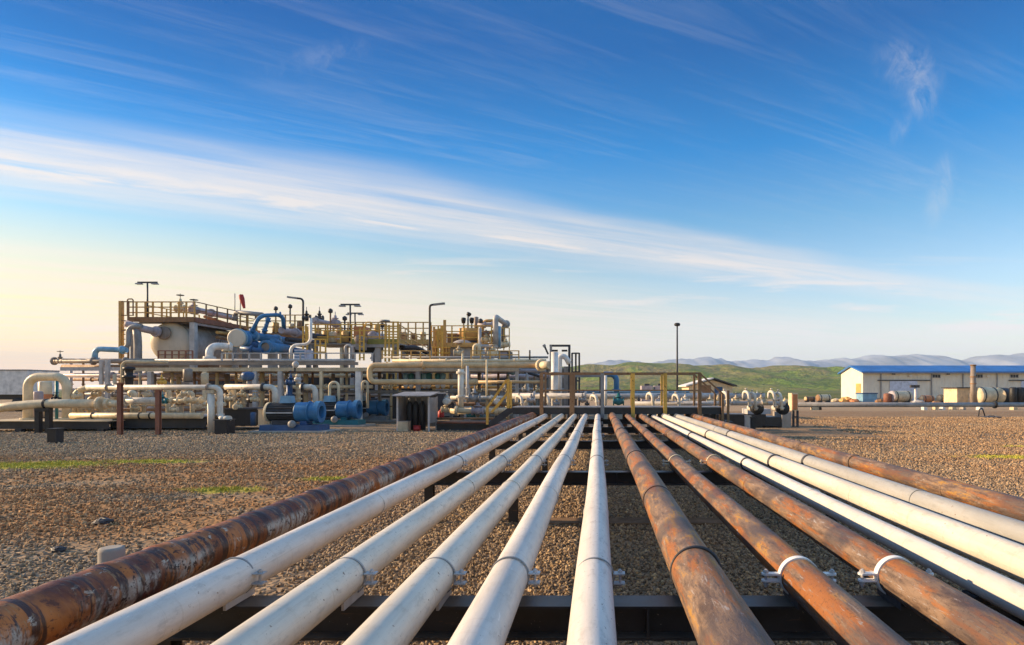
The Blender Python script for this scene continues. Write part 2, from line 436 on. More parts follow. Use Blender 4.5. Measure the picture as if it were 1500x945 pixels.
cmb=t.new('ShaderNodeCombineXYZ'); t.link(ta,cmb.inputs[0]); t.link(na,cmb.inputs[1]); cl=cmb.outputs[0]
wob=t.noise(t.scalev(cl,(.22,.5,1)),1.0,4,.6)
nw=t.math('ADD',na,t.math('MULTIPLY',t.math('SUBTRACT',wob,.5),1.1))
st=t.noise(t.scalev(cl,(.30,2.6,1)),1.0,9,.62,.35)
st2=t.noise(t.scalev(cl,(.9,3.4,1)),1.0,9,.66,.6)
fib=t.noise(t.scalev(cl,(.9,8.5,1)),1.0,9,.70,.8)
pl=t.noise(t.scalev(cl,(.18,.55,1)),1.0,6,.6,.3)
band=t.math('MULTIPLY',t.smooth(nw,2.85,3.5),t.smooth(nw,4.75,3.65))
band=t.math('MULTIPLY',band,t.smooth(st,.30,.62,.30,1.0))
band=t.math('MULTIPLY',band,t.smooth(fib,.25,.65,.70,1.0))
core=t.math('MULTIPLY',t.smooth(nw,3.3,3.75),t.smooth(nw,4.2,3.85)); core=t.math('MULTIPLY',core,t.smooth(st2,.36,.60,.3,1.0))
band=t.math('MULTIPLY',t.math('MAXIMUM',t.math('MULTIPLY',band,.90),t.math('MULTIPLY',core,.95)),t.smooth(ta,8.5,3.0,.35,1.0))
high=t.math('MULTIPLY',t.smooth(fib,.44,.76),t.smooth(pl,.34,.62)); high=t.math('MAXIMUM',t.math('MULTIPLY',high,.15),t.math('MULTIPLY',t.math('MULTIPLY',t.smooth(st2,.50,.82),t.smooth(pl,.46,.70)),.30))
low=t.math('MULTIPLY',t.smooth(na,4.0,7.5),t.smooth(st,.30,.60,.30,.80))
def puff(pxx,pyy,rx,ry,rot,amt):
    global mask
    cu,cv=(pxx-VX)/F,(VY-pyy)/F
    a_=t.math('SUBTRACT',gu,cu); b_=t.math('SUBTRACT',gv,cv); c_,s_=math.cos(rot),math.sin(rot)
    ddx=t.math('DIVIDE',t.math('ADD',t.math('MULTIPLY',a_,c_),t.math('MULTIPLY',b_,s_)),rx/F)
    ddy=t.math('DIVIDE',t.math('SUBTRACT',t.math('MULTIPLY',b_,c_),t.math('MULTIPLY',a_,s_)),ry/F)
    d=t.math('SQRT',t.math('ADD',t.math('MULTIPLY',ddx,ddx),t.math('MULTIPLY',ddy,ddy)))
    k=t.math('MULTIPLY',t.smooth(d,1.2,.1),t.smooth(wn,.34,.74))
    mask=t.math('MAXIMUM',mask,t.math('MULTIPLY',k,amt))
dyp=t.math('MAXIMUM',dy,.02); gu=t.math('DIVIDE',dx,dyp); gv=t.math('DIVIDE',dz,dyp)
cg=t.new('ShaderNodeCombineXYZ'); t.link(gu,cg.inputs[0]); t.link(gv,cg.inputs[1])
wn=t.noise(t.scalev(cg.outputs[0],(1.0,.6,1)),26,10,.72,.7)
mask=t.math('MAXIMUM',t.math('MAXIMUM',band,high),low)
lowst=t.noise(t.scalev(cg.outputs[0],(2.2,34,1)),1.0,8,.62,.5)
low2=t.math('MULTIPLY',t.math('MULTIPLY',t.smooth(lowst,.47,.66),t.smooth(gv,.035,.075)),t.smooth(gv,.24,.15))
mask=t.math('MAXIMUM',mask,t.math('MULTIPLY',low2,.95))
puff(1330,100,62,48,-.6,.42); puff(1350,140,26,46,.25,.5); puff(1322,180,16,44,-.3,.22)
puff(1376,280,22,62,-.25,.42); puff(470,84,110,26,.25,.16)
# colour of the air: deeper blue with height up to the frame top, warm and pale low down on the sun's side
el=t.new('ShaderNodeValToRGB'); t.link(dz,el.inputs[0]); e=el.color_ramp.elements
SKY_RAMP=((0.0,(.98,.79,.60)),(.06,(.96,.82,.69)),(.16,(.88,.86,.82)),(.25,(.46,.74,.82)),(.35,(.05,.55,.86)),(.47,(.0,.35,.68)),(.56,(.0,.34,.66)),(.70,(2.2,1.95,1.65)),(1.0,(2.8,2.45,2.05)))  # last two stops: bright warm overhead sky, out of view, added as fill light
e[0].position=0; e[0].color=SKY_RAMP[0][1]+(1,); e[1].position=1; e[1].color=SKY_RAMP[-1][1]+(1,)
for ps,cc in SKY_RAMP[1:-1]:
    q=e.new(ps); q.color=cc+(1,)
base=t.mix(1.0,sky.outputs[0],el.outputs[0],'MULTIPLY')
# golden glow low down on the sun's side
gd=t.math('ADD',t.math('MULTIPLY',dx,sd.x/math.cos(SUN_EL)),t.math('MULTIPLY',dy,sd.y/math.cos(SUN_EL)))
glow=t.math('MULTIPLY',t.smooth(gd,-.25,.65),t.smooth(dz,.30,.03))
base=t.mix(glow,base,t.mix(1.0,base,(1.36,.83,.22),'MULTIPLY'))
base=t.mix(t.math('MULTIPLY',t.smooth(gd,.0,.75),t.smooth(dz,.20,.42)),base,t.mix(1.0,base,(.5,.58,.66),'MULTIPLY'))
# sunlit cloud takes its light from the sky behind it, whitened
lum=t.new('ShaderNodeRGBToBW'); t.link(sky.outputs[0],lum.inputs[0])
cv=t.math('MINIMUM',t.math('ADD',t.math('MULTIPLY',lum.outputs[0],.33),2.5),4.9)
cc=t.new('ShaderNodeCombineColor'); t.link(t.math('MULTIPLY',cv,1.06),cc.inputs[0]); t.link(t.math('MULTIPLY',cv,.99),cc.inputs[1]); t.link(t.math('MULTIPLY',cv,.96),cc.inputs[2])
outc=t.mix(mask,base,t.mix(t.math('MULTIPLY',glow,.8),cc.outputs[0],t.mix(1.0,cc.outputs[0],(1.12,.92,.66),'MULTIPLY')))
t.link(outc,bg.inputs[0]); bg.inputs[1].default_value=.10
vs=scene.view_settings; vs.view_transform='Standard'; vs.look='None'; vs.exposure=1.35; vs.gamma=1.0; vs.use_curve_mapping=False
scene.render.engine='CYCLES'; cy=scene.cycles
cy.max_bounces=6; cy.diffuse_bounces=3; cy.glossy_bounces=2; cy.transmission_bounces=2; cy.volume_bounces=0; cy.use_denoising=True
cy.caustics_reflective=False; cy.caustics_refractive=False

# ------------------------------------------------------------------ land
g=MB(); E=4300
g.add([(-E,-150,0),(E,-150,0),(E,4500,0),(-E,4500,0)],[(0,1,2,3)]); struct('ground',g,M['ground'])

def ridge(name,prof,Y0,Yc,Y1,mat,step,rough,seed,x0,x1):
    """a range of hills: crest heights follow prof (photo x, photo y at the crest's distance), with spurs and gullies"""
    from mathutils import noise as nz
    mb=MB(); nx=int((x1-x0)/step); ny=40; vs=[]; fs=[]
    pts=sorted(prof)
    def crest(X):
        q=VX+X*F/Yc
        if q<=pts[0][0]: return pts[0][1]
        for (a,ya),(b_,yb) in zip(pts,pts[1:]):
            if q<=b_: u=(q-a)/(b_-a); u=u*u*(3-2*u); return ya+(yb-ya)*u
        return pts[-1][1]
    for j in range(ny+1):
        v=j/ny; Y=Y0+(Y1-Y0)*v
        for i in range(nx+1):
            X=x0+(x1-x0)*i/nx
            H=max(0,(VY-crest(X))*Yc/F)
            vc=(Yc-Y0)/(Y1-Y0)
            s=v/vc if v<vc else max(0,1-(v-vc)/(1-vc))
            s=max(0,min(1,s)); env=s*s*(3-2*s)
            q=Vector((X/rough,Y/rough,seed)); n=nz.fractal(q,1.0,2.0,5)
            n2=nz.fractal(Vector((X/rough*2.5,Y/rough*1.2,seed+4)),1.0,2.0,4)
            z=H*env*(1+.42*n*(1-.82*env))+H*.22*n2*env*(1.12-env)+(H*.08*nz.fractal(Vector((X/85,Y/700,seed)),.8,2.0,7)*env if H>0 and rough>200 else 0)
            vs.append((X,Y,z-.4))
    for j in range(ny):
        for i in range(nx):
            a=j*(nx+1)+i; fs.append((a,a+1,a+nx+2,a+nx+1))
    mb.add(vs,fs,True); return struct(name,mb,mat)
ridge('green_hills',[(560,566),(700,561),(790,541),(835,536),(860,533),(890,533.5),(925,530),(955,531.5),(985,531),(1010,535),(1045,534.5),(1085,539),(1120,535.5),(1150,536),(1195,538),(1240,538),(1290,541),(1400,544),(1600,546),(2000,550)],420,900,1500,M['hill'],7,70,3.3,-420,1300)
ridge('distant_mountains',[(600,569),(760,556),(850,536),(900,528),(960,530),(1000,527),(1035,522),(1062,526),(1090,530),(1120,525),(1150,521),(1185,527),(1215,527),(1250,524),(1300,523),(1345,521),(1375,523),(1412,527),(1440,521),(1475,521),(1510,519),(1600,522),(1900,530)],2600,3400,4100,M['mountain'],14,420,9.1,-1500,4100)
hz=MB(); hz.box(-4400,4400,-200,4600,-2,232)
hm=bpy.data.materials.new('pale_air'); hm.use_nodes=True; ht=NT(hm.node_tree)
hm.node_tree.nodes.remove(hm.node_tree.nodes['Principled BSDF'])
pv=ht.new('ShaderNodeVolumePrincipled'); pv.inputs['Density'].default_value=.00018; pv.inputs['Color'].default_value=(.52,.72,1,1); pv.inputs['Anisotropy'].default_value=.0
ht.link(pv.outputs[0],hm.node_tree.nodes['Material Output'].inputs['Volume'])
HAZE=struct('haze',hz,hm,'stuff')

# ------------------------------------------------------------------ crushed stone lying on the yard (geometry nodes scatter)
def gravel():
    me=bpy.data.meshes.new('gravel'); vs=[];fs=[];dens=[];size=[]
    cells=[]
    y=1.2; 
    while y<34:
        dy=.35 if y<6 else (.8 if y<14 else 1.6); nxc=44
        xl=-1.12*(y+1.0)-1.0; xr=.86*(y+1.0)+1.0
        for i in range(nxc):
            a=xl+(xr-xl)*i/nxc; b_=xl+(xr-xl)*(i+1)/nxc
            o=len(vs); vs+=[(a,y,.0),(b_,y,.0),(b_,y+dy,.0),(a,y+dy,.0)]; fs.append((o,o+1,o+2,o+3))
            xc=(a+b_)/2; yc=y+dy/2
            d=720 if yc<5 else 720*(5/yc)**1.25
            sz=.036 if yc<5 else .036*(yc/5)**.42
            if yc>17 and xc<-1.5 and xc>-40: d*=.9 if yc<23.5 else .0
            if yc>21 and -3<xc<9: d=0
            if xc<-2.6 and 7<yc<14: d*=.55
            from mathutils import noise as nz_
            q_=nz_.fractal(Vector((xc*.35,yc*.55,2.2)),1,2,4)
            if abs(xc-.5)>2.9: d*=max(.18,min(1.25,.85+1.5*q_))
            dens.append(d*1.7); size.append(sz*.70)
        y+=dy
    me.from_pydata(vs,[],fs); 
    a=me.attributes.new('density','FLOAT','FACE'); a.data.foreach_set('value',dens)
    a=me.attributes.new('size','FLOAT','FACE'); a.data.foreach_set('value',size)
    me.materials.append(M['stone'])
    o=bpy.data.objects.new('gravel',me); COL.objects.link(o); o['kind']='stuff'
    ng=bpy.data.node_groups.new('stone_scatter','GeometryNodeTree')
    ng.interface.new_socket('Geometry',in_out='INPUT',socket_type='NodeSocketGeometry'); ng.interface.new_socket('Geometry',in_out='OUTPUT',socket_type='NodeSocketGeometry')
    n=ng.nodes; l=ng.links
    gi=n.new('NodeGroupInput'); go=n.new('NodeGroupOutput')
    dp=n.new('GeometryNodeDistributePointsOnFaces'); na_=n.new('GeometryNodeInputNamedAttribute'); na_.data_type='FLOAT'; na_.inputs['Name'].default_value='density'
    nb=n.new('GeometryNodeInputNamedAttribute'); nb.data_type='FLOAT'; nb.inputs['Name'].default_value='size'
    l.new(gi.outputs[0],dp.inputs['Mesh']); l.new(na_.outputs[0],dp.inputs['Density'])
    ico=n.new('GeometryNodeMeshIcoSphere'); ico.inputs['Radius'].default_value=.62; ico.inputs['Subdivisions'].default_value=2
    sp=n.new('GeometryNodeSetPosition'); nt=n.new('ShaderNodeTexNoise'); nt.inputs['Scale'].default_value=1.6; nt.inputs['Detail'].default_value=1
    sub=n.new('ShaderNodeVectorMath'); sub.operation='SUBTRACT'; sub.inputs[1].default_value=(.5,.5,.5)
    sc_=n.new('ShaderNodeVectorMath'); sc_.operation='SCALE'; sc_.inputs['Scale'].default_value=.9
    l.new(nt.outputs['Color'],sub.inputs[0]); l.new(sub.outputs[0],sc_.inputs[0]); l.new(ico.outputs[0],sp.inputs['Geometry']); l.new(sc_.outputs[0],sp.inputs['Offset'])
    sm=n.new('GeometryNodeSetMaterial'); sm.inputs['Material'].default_value=M['stone']; l.new(sp.outputs[0],sm.inputs[0])
    ip=n.new('GeometryNodeInstanceOnPoints'); l.new(dp.outputs['Points'],ip.inputs['Points']); l.new(sm.outputs[0],ip.inputs['Instance'])
    rr=n.new('FunctionNodeRandomValue'); rr.data_type='FLOAT_VECTOR'; rr.inputs[0].default_value=(0,0,0); rr.inputs[1].default_value=(6.28,6.28,6.28)
    l.new(rr.outputs[0],ip.inputs['Rotation'])
    rs=n.new('FunctionNodeRandomValue'); rs.data_type='FLOAT_VECTOR'; rs.inputs[0].default_value=(.40,.40,.32); rs.inputs[1].default_value=(1.55,1.4,1.05); rs.inputs['Seed'].default_value=3
    ml=n.new('ShaderNodeVectorMath'); ml.operation='SCALE'; l.new(rs.outputs[0],ml.inputs[0]); l.new(nb.outputs[0],ml.inputs['Scale']); l.new(ml.outputs[0],ip.inputs['Scale'])
    tr=n.new('GeometryNodeTranslateInstances'); tr.inputs['Translation'].default_value=(0,0,.006); tr.inputs['Local Space'].default_value=False
    l.new(ip.outputs[0],tr.inputs[0]); l.new(tr.outputs[0],go.inputs[0])
    md=o.modifiers.new('scatter','NODES'); md.node_group=ng
gravel()
def grass():
    rg=random.Random(5); mb=MB()
    for (cx,cy,rx,ry,n) in ((-11.4,12.9,1.8,.75,1500),(-9.6,13.5,1.1,.35,300),(-5.75,9.75,.55,.30,300),(-4.6,10.9,.5,.2,120),(9.3,14.4,1.0,.4,200)):
        for k in range(n):
            a=rg.uniform(0,6.28); q=abs(rg.gauss(0,.55)); x=cx+rx*q*math.cos(a); y=cy+ry*q*math.sin(a)
            h=rg.uniform(.02,.065); w_=rg.uniform(.005,.011); b_=rg.uniform(0,6.28); lx,ly=rg.uniform(-.03,.03),rg.uniform(-.03,.03)
            mb.add([(x-w_*math.cos(b_),y-w_*math.sin(b_),0),(x+w_*math.cos(b_),y+w_*math.sin(b_),0),(x+lx,y+ly,h)],[(0,1,2)])
    struct('grass',mb,paint('yellow_green_grass',(.42,.38,.05),.9,var=.4,scale=6,dirt_amt=.2),'stuff')
grass()
# ------------------------------------------------------------------ pipelines on their rack
BT=.596                                    # top of the crossbeams
BEAMS=[2.86,7.35,11.7,16.0,20.1]
PIPES=[ # X, radius, material, label, kind
 (-2.03,.108,RB,'wide rust brown pipeline with dark bands, outermost on the left','band'),
 (-1.647,.084,WP[0],'white pipeline lying right beside the wide banded rusty pipeline','w'),
 (-1.14,.084,CP,'cream white pipeline, second white one from the banded rusty pipeline','w'),
 (-.734,.084,CP,'cream white pipeline, third white one from the banded rusty pipeline','w'),
 (-.401,.086,WP[1],'white pipeline slanting just left of the upright central white pipeline','w'),
 (-.014,.084,WP[2],'central white pipeline running straight away from the viewer','w'),
 (.444,.108,RL[0],'thick grey and orange rusted pipeline just right of the central white one','ring'),
 (.911,.084,RL[1],'orange rusted pipeline between the thick rusted one and its thinner neighbour, with white clamp','r'),
 (1.35,.085,RL[2],'ochre and mauve rusted pipeline beside the thin white pipeline, with white clamp','r'),
 (1.73,.066,WP[0],'thin white pipeline on the right next to the ochre rusted one','p'),
 (2.062,.085,CP,'bright cream white pipeline between thin white and greyish pipelines on the right','p'),
 (2.455,.084,GP,'greyish white weathered pipeline beside the outermost rusted pipeline on the right','p'),
 (2.976,.084,RL[3],'rusted pipeline with orange patches, outermost on the right','col'),
]
def pipeline(X,r,mat,label,kind,idx):
    zc=BT+.018+r; y0,y1=-1.6,20.35
    t_=thing('pipeline',label,'pipeline',(X,y0,zc-r),'parallel pipelines on the rack')
    mb=MB(); n=48; vs=[];fs=[]
    rg=random.Random(idx*11+3)
    ys=[y0+(y1-y0)*k/60 for k in range(61)]; rad=[r]*61
    if kind=='band':       # raised wrap edges of the spiral coating
        ys=[y0];rad=[r];yy=y0+.2
        while yy<y1-.3:
            h=rg.uniform(.002,.006); ys+=[yy,yy+.012,yy+.05,yy+.09]; rad+=[r,r+h,r+h*.7,r]; yy+=rg.uniform(.22,.42)
        ys.append(y1); rad.append(r)
    ph=[rg.uniform(0,6.28) for _ in range(4)]
    for y,r_ in zip(ys,rad):
        ox=.004*math.sin(y*.55+ph[0])+.003*math.sin(y*1.3+ph[1]); oz=.003*math.sin(y*.8+ph[2])
        sk=.18*(r if kind=='band' else 0)
        for k in range(n):
            a=2*PI*k/n; vs.append((X+ox+r_*math.cos(a),y+(sk*math.cos(a) if y0+.1<y<y1-.1 else 0),zc+oz+r_*math.sin(a)))
    for j in range(len(ys)-1):
        for k in range(n):
            k2=(k+1)%n; fs.append((j*n+k,j*n+k2,(j+1)*n+k2,(j+1)*n+k))
    mb.add(vs,fs,True); part(t_,'pipe',mb,mat)
    # elbow down into the ground behind the catwalk
    eb=MB(); eb.tube([(X,y1-.01,zc),(X,y1+1.2,zc),(X,y1+1.2,.02)],r,20,.25)
    part(t_,'elbow',eb,mat)
    # weld seams between pipe lengths
    for yy in (([rg.uniform(4.3,5.6),rg.uniform(9,10.5),rg.uniform(13,14.8)]) if kind!='band' else ()):
        s=MB(); s.torus((X,yy,zc),(0,1,0),r+.0005,.004,32,6); part(t_,'weld_seam',s,mat)
    for bi,yb in enumerate(BEAMS):
        yc=yb+.02
        # shoe between pipe and beam
        if kind in('w','r','ring'):
            s=MB(); s.box(X-.035,X+.035,yc-.05,yc+.10,BT+.003,zc-r+.012)
            sgn=1 if X<.3 else -1
            x0=X+sgn*(r*.55); 
            part(t_,'pipe_shoe',s,M['lightgrey'] if kind=='w' else M['dark']); s=MB()
            s.bar((x0,yc-.16,BT+.035),(x0,yc+.07,BT+.035),.012,.062)
            part(t_,'saddle_plate',s,M['lightgrey'] if kind=='w' else M['dark'])
        elif kind!='band':
            s=MB(); s.box(X-.05,X+.05,yc-.05,yc+.05,BT+.003,zc-r+.010); part(t_,'pipe_shoe',s,M['dark'])
        if kind=='w':
            c=part(t_,'pipe_clamp',MB().band((X,yc,zc),(0,1,0),r+.0004,r+.0055,.012,40),M['grey'])
            if bi<4:
                for sg in (1,):
                    b_=MB(); xl=X+sg*(r+.026)
                    b_.box(xl-.026,xl+.026,yc-.022,yc+.022,zc+.014,zc+.020); part(c,'clamp_lug',b_,M['lightgrey']); b_=MB(); b_.box(xl-.026,xl+.026,yc-.022,yc+.022,zc-.030,zc-.024)
                    part(c,'clamp_lug',b_,M['lightgrey'])
                    k_=MB(); k_.lathe((xl+sg*.004,yc,zc-.045),(0,0,1),[(0,.006),(.005,.006),(.0051,.011),(.0145,.011),(.0147,.006),(.0652,.006),(.0653,.011),(.075,.011),(.0751,.006),(.08,.006)],6,False)
                    part(c,'clamp_bolt',k_,M['lightgrey'])
        elif kind=='ring':
            part(t_,'pipe_clamp',MB().torus((X,yc,zc),(0,1,0),r+.004,.0075,40,8),M['dark'])
        elif kind=='r':
            mtl=M['white'] if bi==0 else (M['cream'] if bi==1 else M['brown'])
            c=part(t_,'pipe_clamp',MB().band((X,yc,zc),(0,1,0),r+.0004,r+.008,.036,48),mtl)
            if bi<3:
                for sg in (-1,1):
                    xl=X+sg*(r+.036)
                    for z_ in (.010,-.020):
                        b_=MB(); q=[(xl-sg*.034,yc-.018),(xl+sg*.02,yc-.018)]+[(xl+sg*(.03+.02*math.cos(a)),yc+.02*math.sin(a)) for a in (-1.2,-.6,0,.6,1.2)]+[(xl+sg*.02,yc+.018),(xl-sg*.034,yc+.018)]
                        nq=len(q); b_.add([(x,y,zc+z_) for x,y in q]+[(x,y,zc+z_+.008) for x,y in q],[tuple(range(nq)),tuple(nq+i for i in range(nq))]+[(i,(i+1)%nq,nq+(i+1)%nq,nq+i) for i in range(nq)])
                        part(c,'clamp_lug',b_,mtl)
                    k_=MB(); k_.lathe((xl+sg*.03,yc,zc-.045),(0,0,1),[(0,.007),(.010,.007),(.0101,.0125),(.024,.0125),(.0241,.007),(.064,.007),(.0641,.0125),(.074,.0125),(.0741,.007),(.08,.007)],6,False)
                    part(c,'clamp_bolt',k_,M['lightgrey'])
        elif kind in('col','p') and (bi in (1,2) or (kind=='p' and bi==4)):
            part(t_,'pipe_collar',MB().lathe((X,yc-.03,zc),(0,1,0),[(0,r+.0005),(.004,r+.011),(.05,r+.011),(.054,r+.0005)],40,True,False),mat if kind=='col' else M['dark'])
    return t_
for i,a in enumerate(PIPES): pipeline(*a,i)

NTH=['nearest the viewer','second from the viewer','third from the viewer','fourth from the viewer','farthest, close to the catwalk']
for i,yb in enumerate(BEAMS):
    t_=thing('support_beam','black steel crossbeam under the pipelines, '+NTH[i],'support beam',(.5,yb,0),'crossbeams carrying the pipelines')
    x0,x1=-2.3,3.25
    b_=MB(); h=.15
    b_.ibeam((x0,yb,BT-h/2),(x1,yb,BT-h/2),.15,h,.012)
    part(t_,'beam',b_,M['beam'])
    for xs in (-1.4,-.55,.22,1.13,1.9,2.7): 
        sb=MB(); sb.box(xs-.006,xs+.006,yb-.073,yb-.0065,BT-h+.0125,BT-.0125); part(t_,'stiffener',sb,M['beam'])
    for xl in (-1.95,-.98,.72,2.7):
        l_=MB(); l_.ibeam((xl,yb,-.05),(xl,yb,BT-h-.002),.1,.09,.008,(0,1,0))
        part(t_,'leg',l_,M['beam'])
    if i in (0,1,2):
        s=MB(); s.box(-1.55,1.25,yb-.16,yb+.16,-.05,.028) if i!=1 else s.box(-.62,1.9,yb-.16,yb+.16,-.05,.03)
        single('sill','brown timber sill on the gravel under the crossbeam '+NTH[i],'timber sill',s,M['timber'],(0,yb,0),'sills under the crossbeams')
# stubby concrete marker post beside the banded pipe
mp=thing('marker_post','short pale concrete marker post behind the wide banded rusty pipeline','post',(-2.62,3.42,0))
p_=MB(); p_.lathe((-2.62,3.42,-.1),(0,0,1),[(0,.062),(.78,.060),(.797,.056),(.80,.045)],20); part(mp,'post_shaft',p_,M['concrete'])
p_=MB(); p_.lathe((-2.62,3.42,0),(0,0,1),[(0,.11),(.03,.10),(.05,.063)],20); part(mp,'footing',p_,M['concrete'])
# a few bigger rocks on the left gravel
for (qx,qy,sz,lb) in ((152,768,.16,'dark fist-sized rock lying alone on the orange gravel left of the pipelines'),(86,808,.11,'small dark rock on grey gravel near the left edge, nearest the banded pipeline')):
    Y=CH*F/(qy-VY); X=(qx-VX)*Y/F
    s=MB(); s.sphere((X,Y,sz*.18),sz*.5,12,(1.3,.9,.55))
    s.v=[(x+R.uniform(-.1,.1)*sz,y+R.uniform(-.1,.1)*sz,z+R.uniform(-.06,.06)*sz) for x,y,z in s.v]
    s.s=[False]*len(s.s)
    single('rock',lb,'rock',s,M['dark'],(X,Y,0))
# ------------------------------------------------------------------ plant: kinds of thing
def gz(Y): return VY+CH*F/Y                 # photo row of the ground at distance Y
def pipe(name,label,pts,rpx,mat,bend=None,fl=(),group=None,cat='pipe',n=12,fmat=None,bands=()):
    P=[W(*p) for p in pts]; r=m(rpx,pts[0][2]); base=min(P,key=lambda q:q.z)
    t_=thing(name,label,cat,base,group)
    part(t_,'pipe_run',MB().tube(P,r,n,bend if bend is not None else r*2.6),M[mat])
    for (i,u) in fl:
        c=P[i].lerp(P[i+1],u); d=(P[i+1]-P[i]).normalized()
        part(t_,'flange',MB().lathe(c-d*r*.4,d,[(0,r*.9),(0,r*1.55),(r*.36,r*1.6),(r*.40,r*1.5),(r*.44,r*1.6),(r*.8,r*1.55),(r*.8,r*.9)],n+4,False,False),M[fmat or mat])
    for (i,u) in bands:
        c=P[i].lerp(P[i+1],u); d=(P[i+1]-P[i]).normalized()
        part(t_,'band',MB().band(c,d,r*.98,r*1.12,r*.5,n+4),M['black'])
    return t_
def valve(label,px,py,Y,rpx,mat,axis='x',wheel=True,group=None,wmat=None,name='gate_valve',tall=1.0,wheel_axis='z'):
    c=W(px,py,Y); r=m(rpx,Y); d=Vector((1,0,0)) if axis=='x' else Vector((0,1,0))
    if axis=='z': d=Vector((0,0,1))
    t_=thing(name,label,'valve',c-Vector((0,0,r)),group)
    part(t_,'valve_body',MB().lathe(c-d*r*1.5,d,[(0,r*.55),(0,r*1.12),(r*.28,r*1.12),(r*.32,r*.7),(r*.8,r*.85),(r*1.2,r*1.05),(r*1.5,r*1.1),(r*1.8,r*1.05),(r*2.2,r*.85),(r*2.68,r*.7),(r*2.72,r*1.12),(r*3.0,r*1.12),(r*3,r*.55)],14),M[mat])
    if axis=='z': u=Vector((0,-1,0))
    else: u=Vector((0,0,1)) if wheel_axis=='z' else Vector((0,-1,0))
    h=r*1.5*tall
    part(t_,'bonnet',MB().lathe(c+u*r*.7,u,[(0,r*.6),(h*.3,r*.6),(h*.31,r*.95),(h*.48,r*.95),(h*.5,r*.5),(h,r*.36),(h*1.02,r*.12),(h*1.7,r*.12)],12),M[mat])
    if wheel:
        part(t_,'handwheel',MB().lathe(c+u*(r*.7+h*1.45),u,[(0,r*.05),(0,r*.95),(-r*.06,r*1.0),(0,r*1.14),(r*.1,r*1.16),(r*.16,r*1.05),(r*.1,r*.92),(r*.06,r*.05)],16),M[wmat or mat])
    return t_
def rails(parent,pts,h,mat,nm=2,w=.05,posts=None,pw=None,pname='post'):
    """hand rail along a polyline of deck points, posts at each"""
    pw=pw or w
    for p in pts: part(parent,pname,MB().bar(p,p+Vector((0,0,h)),pw),mat)
    for k in range(nm):
        z=h*(1-k/nm)-(.0 if k else w*.2)
        for a,b in zip(pts,pts[1:]):
            part(parent,'rail',MB().bar(a+Vector((0,0,z)),b+Vector((0,0,z)),w*.8),mat)
def lamp_T(label,px,ytop,ybase,Y,armpx,mat='dark',heads=2,name='floodlight_mast',group='floodlight masts'):
    a=W(px,ybase,Y); b=W(px,ytop,Y); t_=thing(name,label,'lamp post',a,group)
    part(t_,'mast',MB().cyl(a,b,.055,10,.045),M[mat])
    ar=m(armpx,Y)
    part(t_,'crossarm',MB().bar(b+Vector((-ar,0,.05)),b+Vector((ar,0,.05)),.07,.09),M[mat])
    for sg in (-1,1):
        q=b+Vector((sg*ar*.8,-.05,.0))
        part(t_,'floodlight',MB().box(q.x-.17,q.x+.17,q.y-.12,q.y+.14,q.z-.07,q.z+.002,.03),M['grey'])
    return t_
def lamp_arm(label,px,ytop,ybase,Y,armpx,drop,mat='dark',name='street_lamp'):
    a=W(px,ybase,Y); b=W(px,ytop,Y); c=W(px+armpx,ytop+drop,Y); t_=thing(name,label,'lamp post',a)
    part(t_,'mast',MB().tube([a,b,b.lerp(c,.75)],.06,10,.35),M[mat])
    e=b.lerp(c,.68)
    part(t_,'lamp_head',MB().bar(e,e+(c-b).normalized()*.6,.2,.10),M['grey'])
    return t_
def block(name,label,cat,x0,x1,y0,y1,Y,depth,mat,group=None,parts=None):
    """a box-like thing measured on the photo at its front face"""
    a=W(x0,y1,Y); b=W(x1,y0,Y)
    t_=thing(name,label,cat,((a.x+b.x)/2,Y,a.z),group)
    part(t_,'body',MB().box(a.x,b.x,Y,Y+depth,a.z,b.z),M[mat]); return t_,a,b

# ---------------------------------------------------------- far left corner
t_=thing('box_trailer','white box trailer with dark underside at the far left edge behind the arch pipe','trailer',W(10,gz(44),44))
a=W(-60,578,44); b=W(40,543,44)
part(t_,'body',MB().box(a.x,b.x,44,46.6,a.z,b.z),M['white'])
part(t_,'chassis',MB().box(a.x+.1,b.x-.2,44.2,46.4,a.z-.35,a.z-.003),M['black'])
for qx in (-40,-22,22,33):
    q=W(qx,gz(44),44); part(t_,'wheel',MB().lathe((q.x,44.15,.48),(0,1,0),[(0,.2),(0,.42),(.05,.48),(.25,.48),(.3,.42),(.3,.2)],18),M['black'])
part(t_,'roof_rim',MB().box(a.x-.03,b.x+.03,43.96,46.64,b.z+.003,b.z+.08),M['grey'])
pipe('arch_pipe','cream pipe bent into a tall square arch near the left edge',[(41,gz(24),24),(41,552,24),(98,552,24),(98,gz(24),24)],6.0,'cream',bend=.42,fl=[(0,.2),(2,.8)])
pipe('feeder_pipe','thick cream pipe entering level from the left edge in front of the arch pipe',[(-50,604,22.4),(20,595,22.4),(60,591.5,22.4),(150,591.5,22.4)],6.6,'cream',bend=.8,fl=[(2,.97)],bands=[(2,.09)])
pipe('reducer_pipe','cream pipe stub beyond the dark flange of the thick left pipe',[(156,591.5,22.4),(176,591.5,22.4)],5,'cream',fl=[(0,.1)])
t_=thing('pipe_stand','black steel portal stand carrying the thick cream pipe at left','pipe stand',W(63,gz(22.3),22.3))
for qx in (56.5,71.5):
    a=W(qx,gz(22.3),22.3); b=W(qx,602,22.3); part(t_,'leg',MB().bar(a,b,.16),M['black'])
a=W(53,600.5,22.3); b=W(75,600.5,22.3); part(t_,'crossbar',MB().bar(a,b,.16,.12),M['black'])
a=W(80,650,18.2); t_=thing('bollard','short black steel bollard on grey gravel at far left','bollard',(a.x,18.2,0))
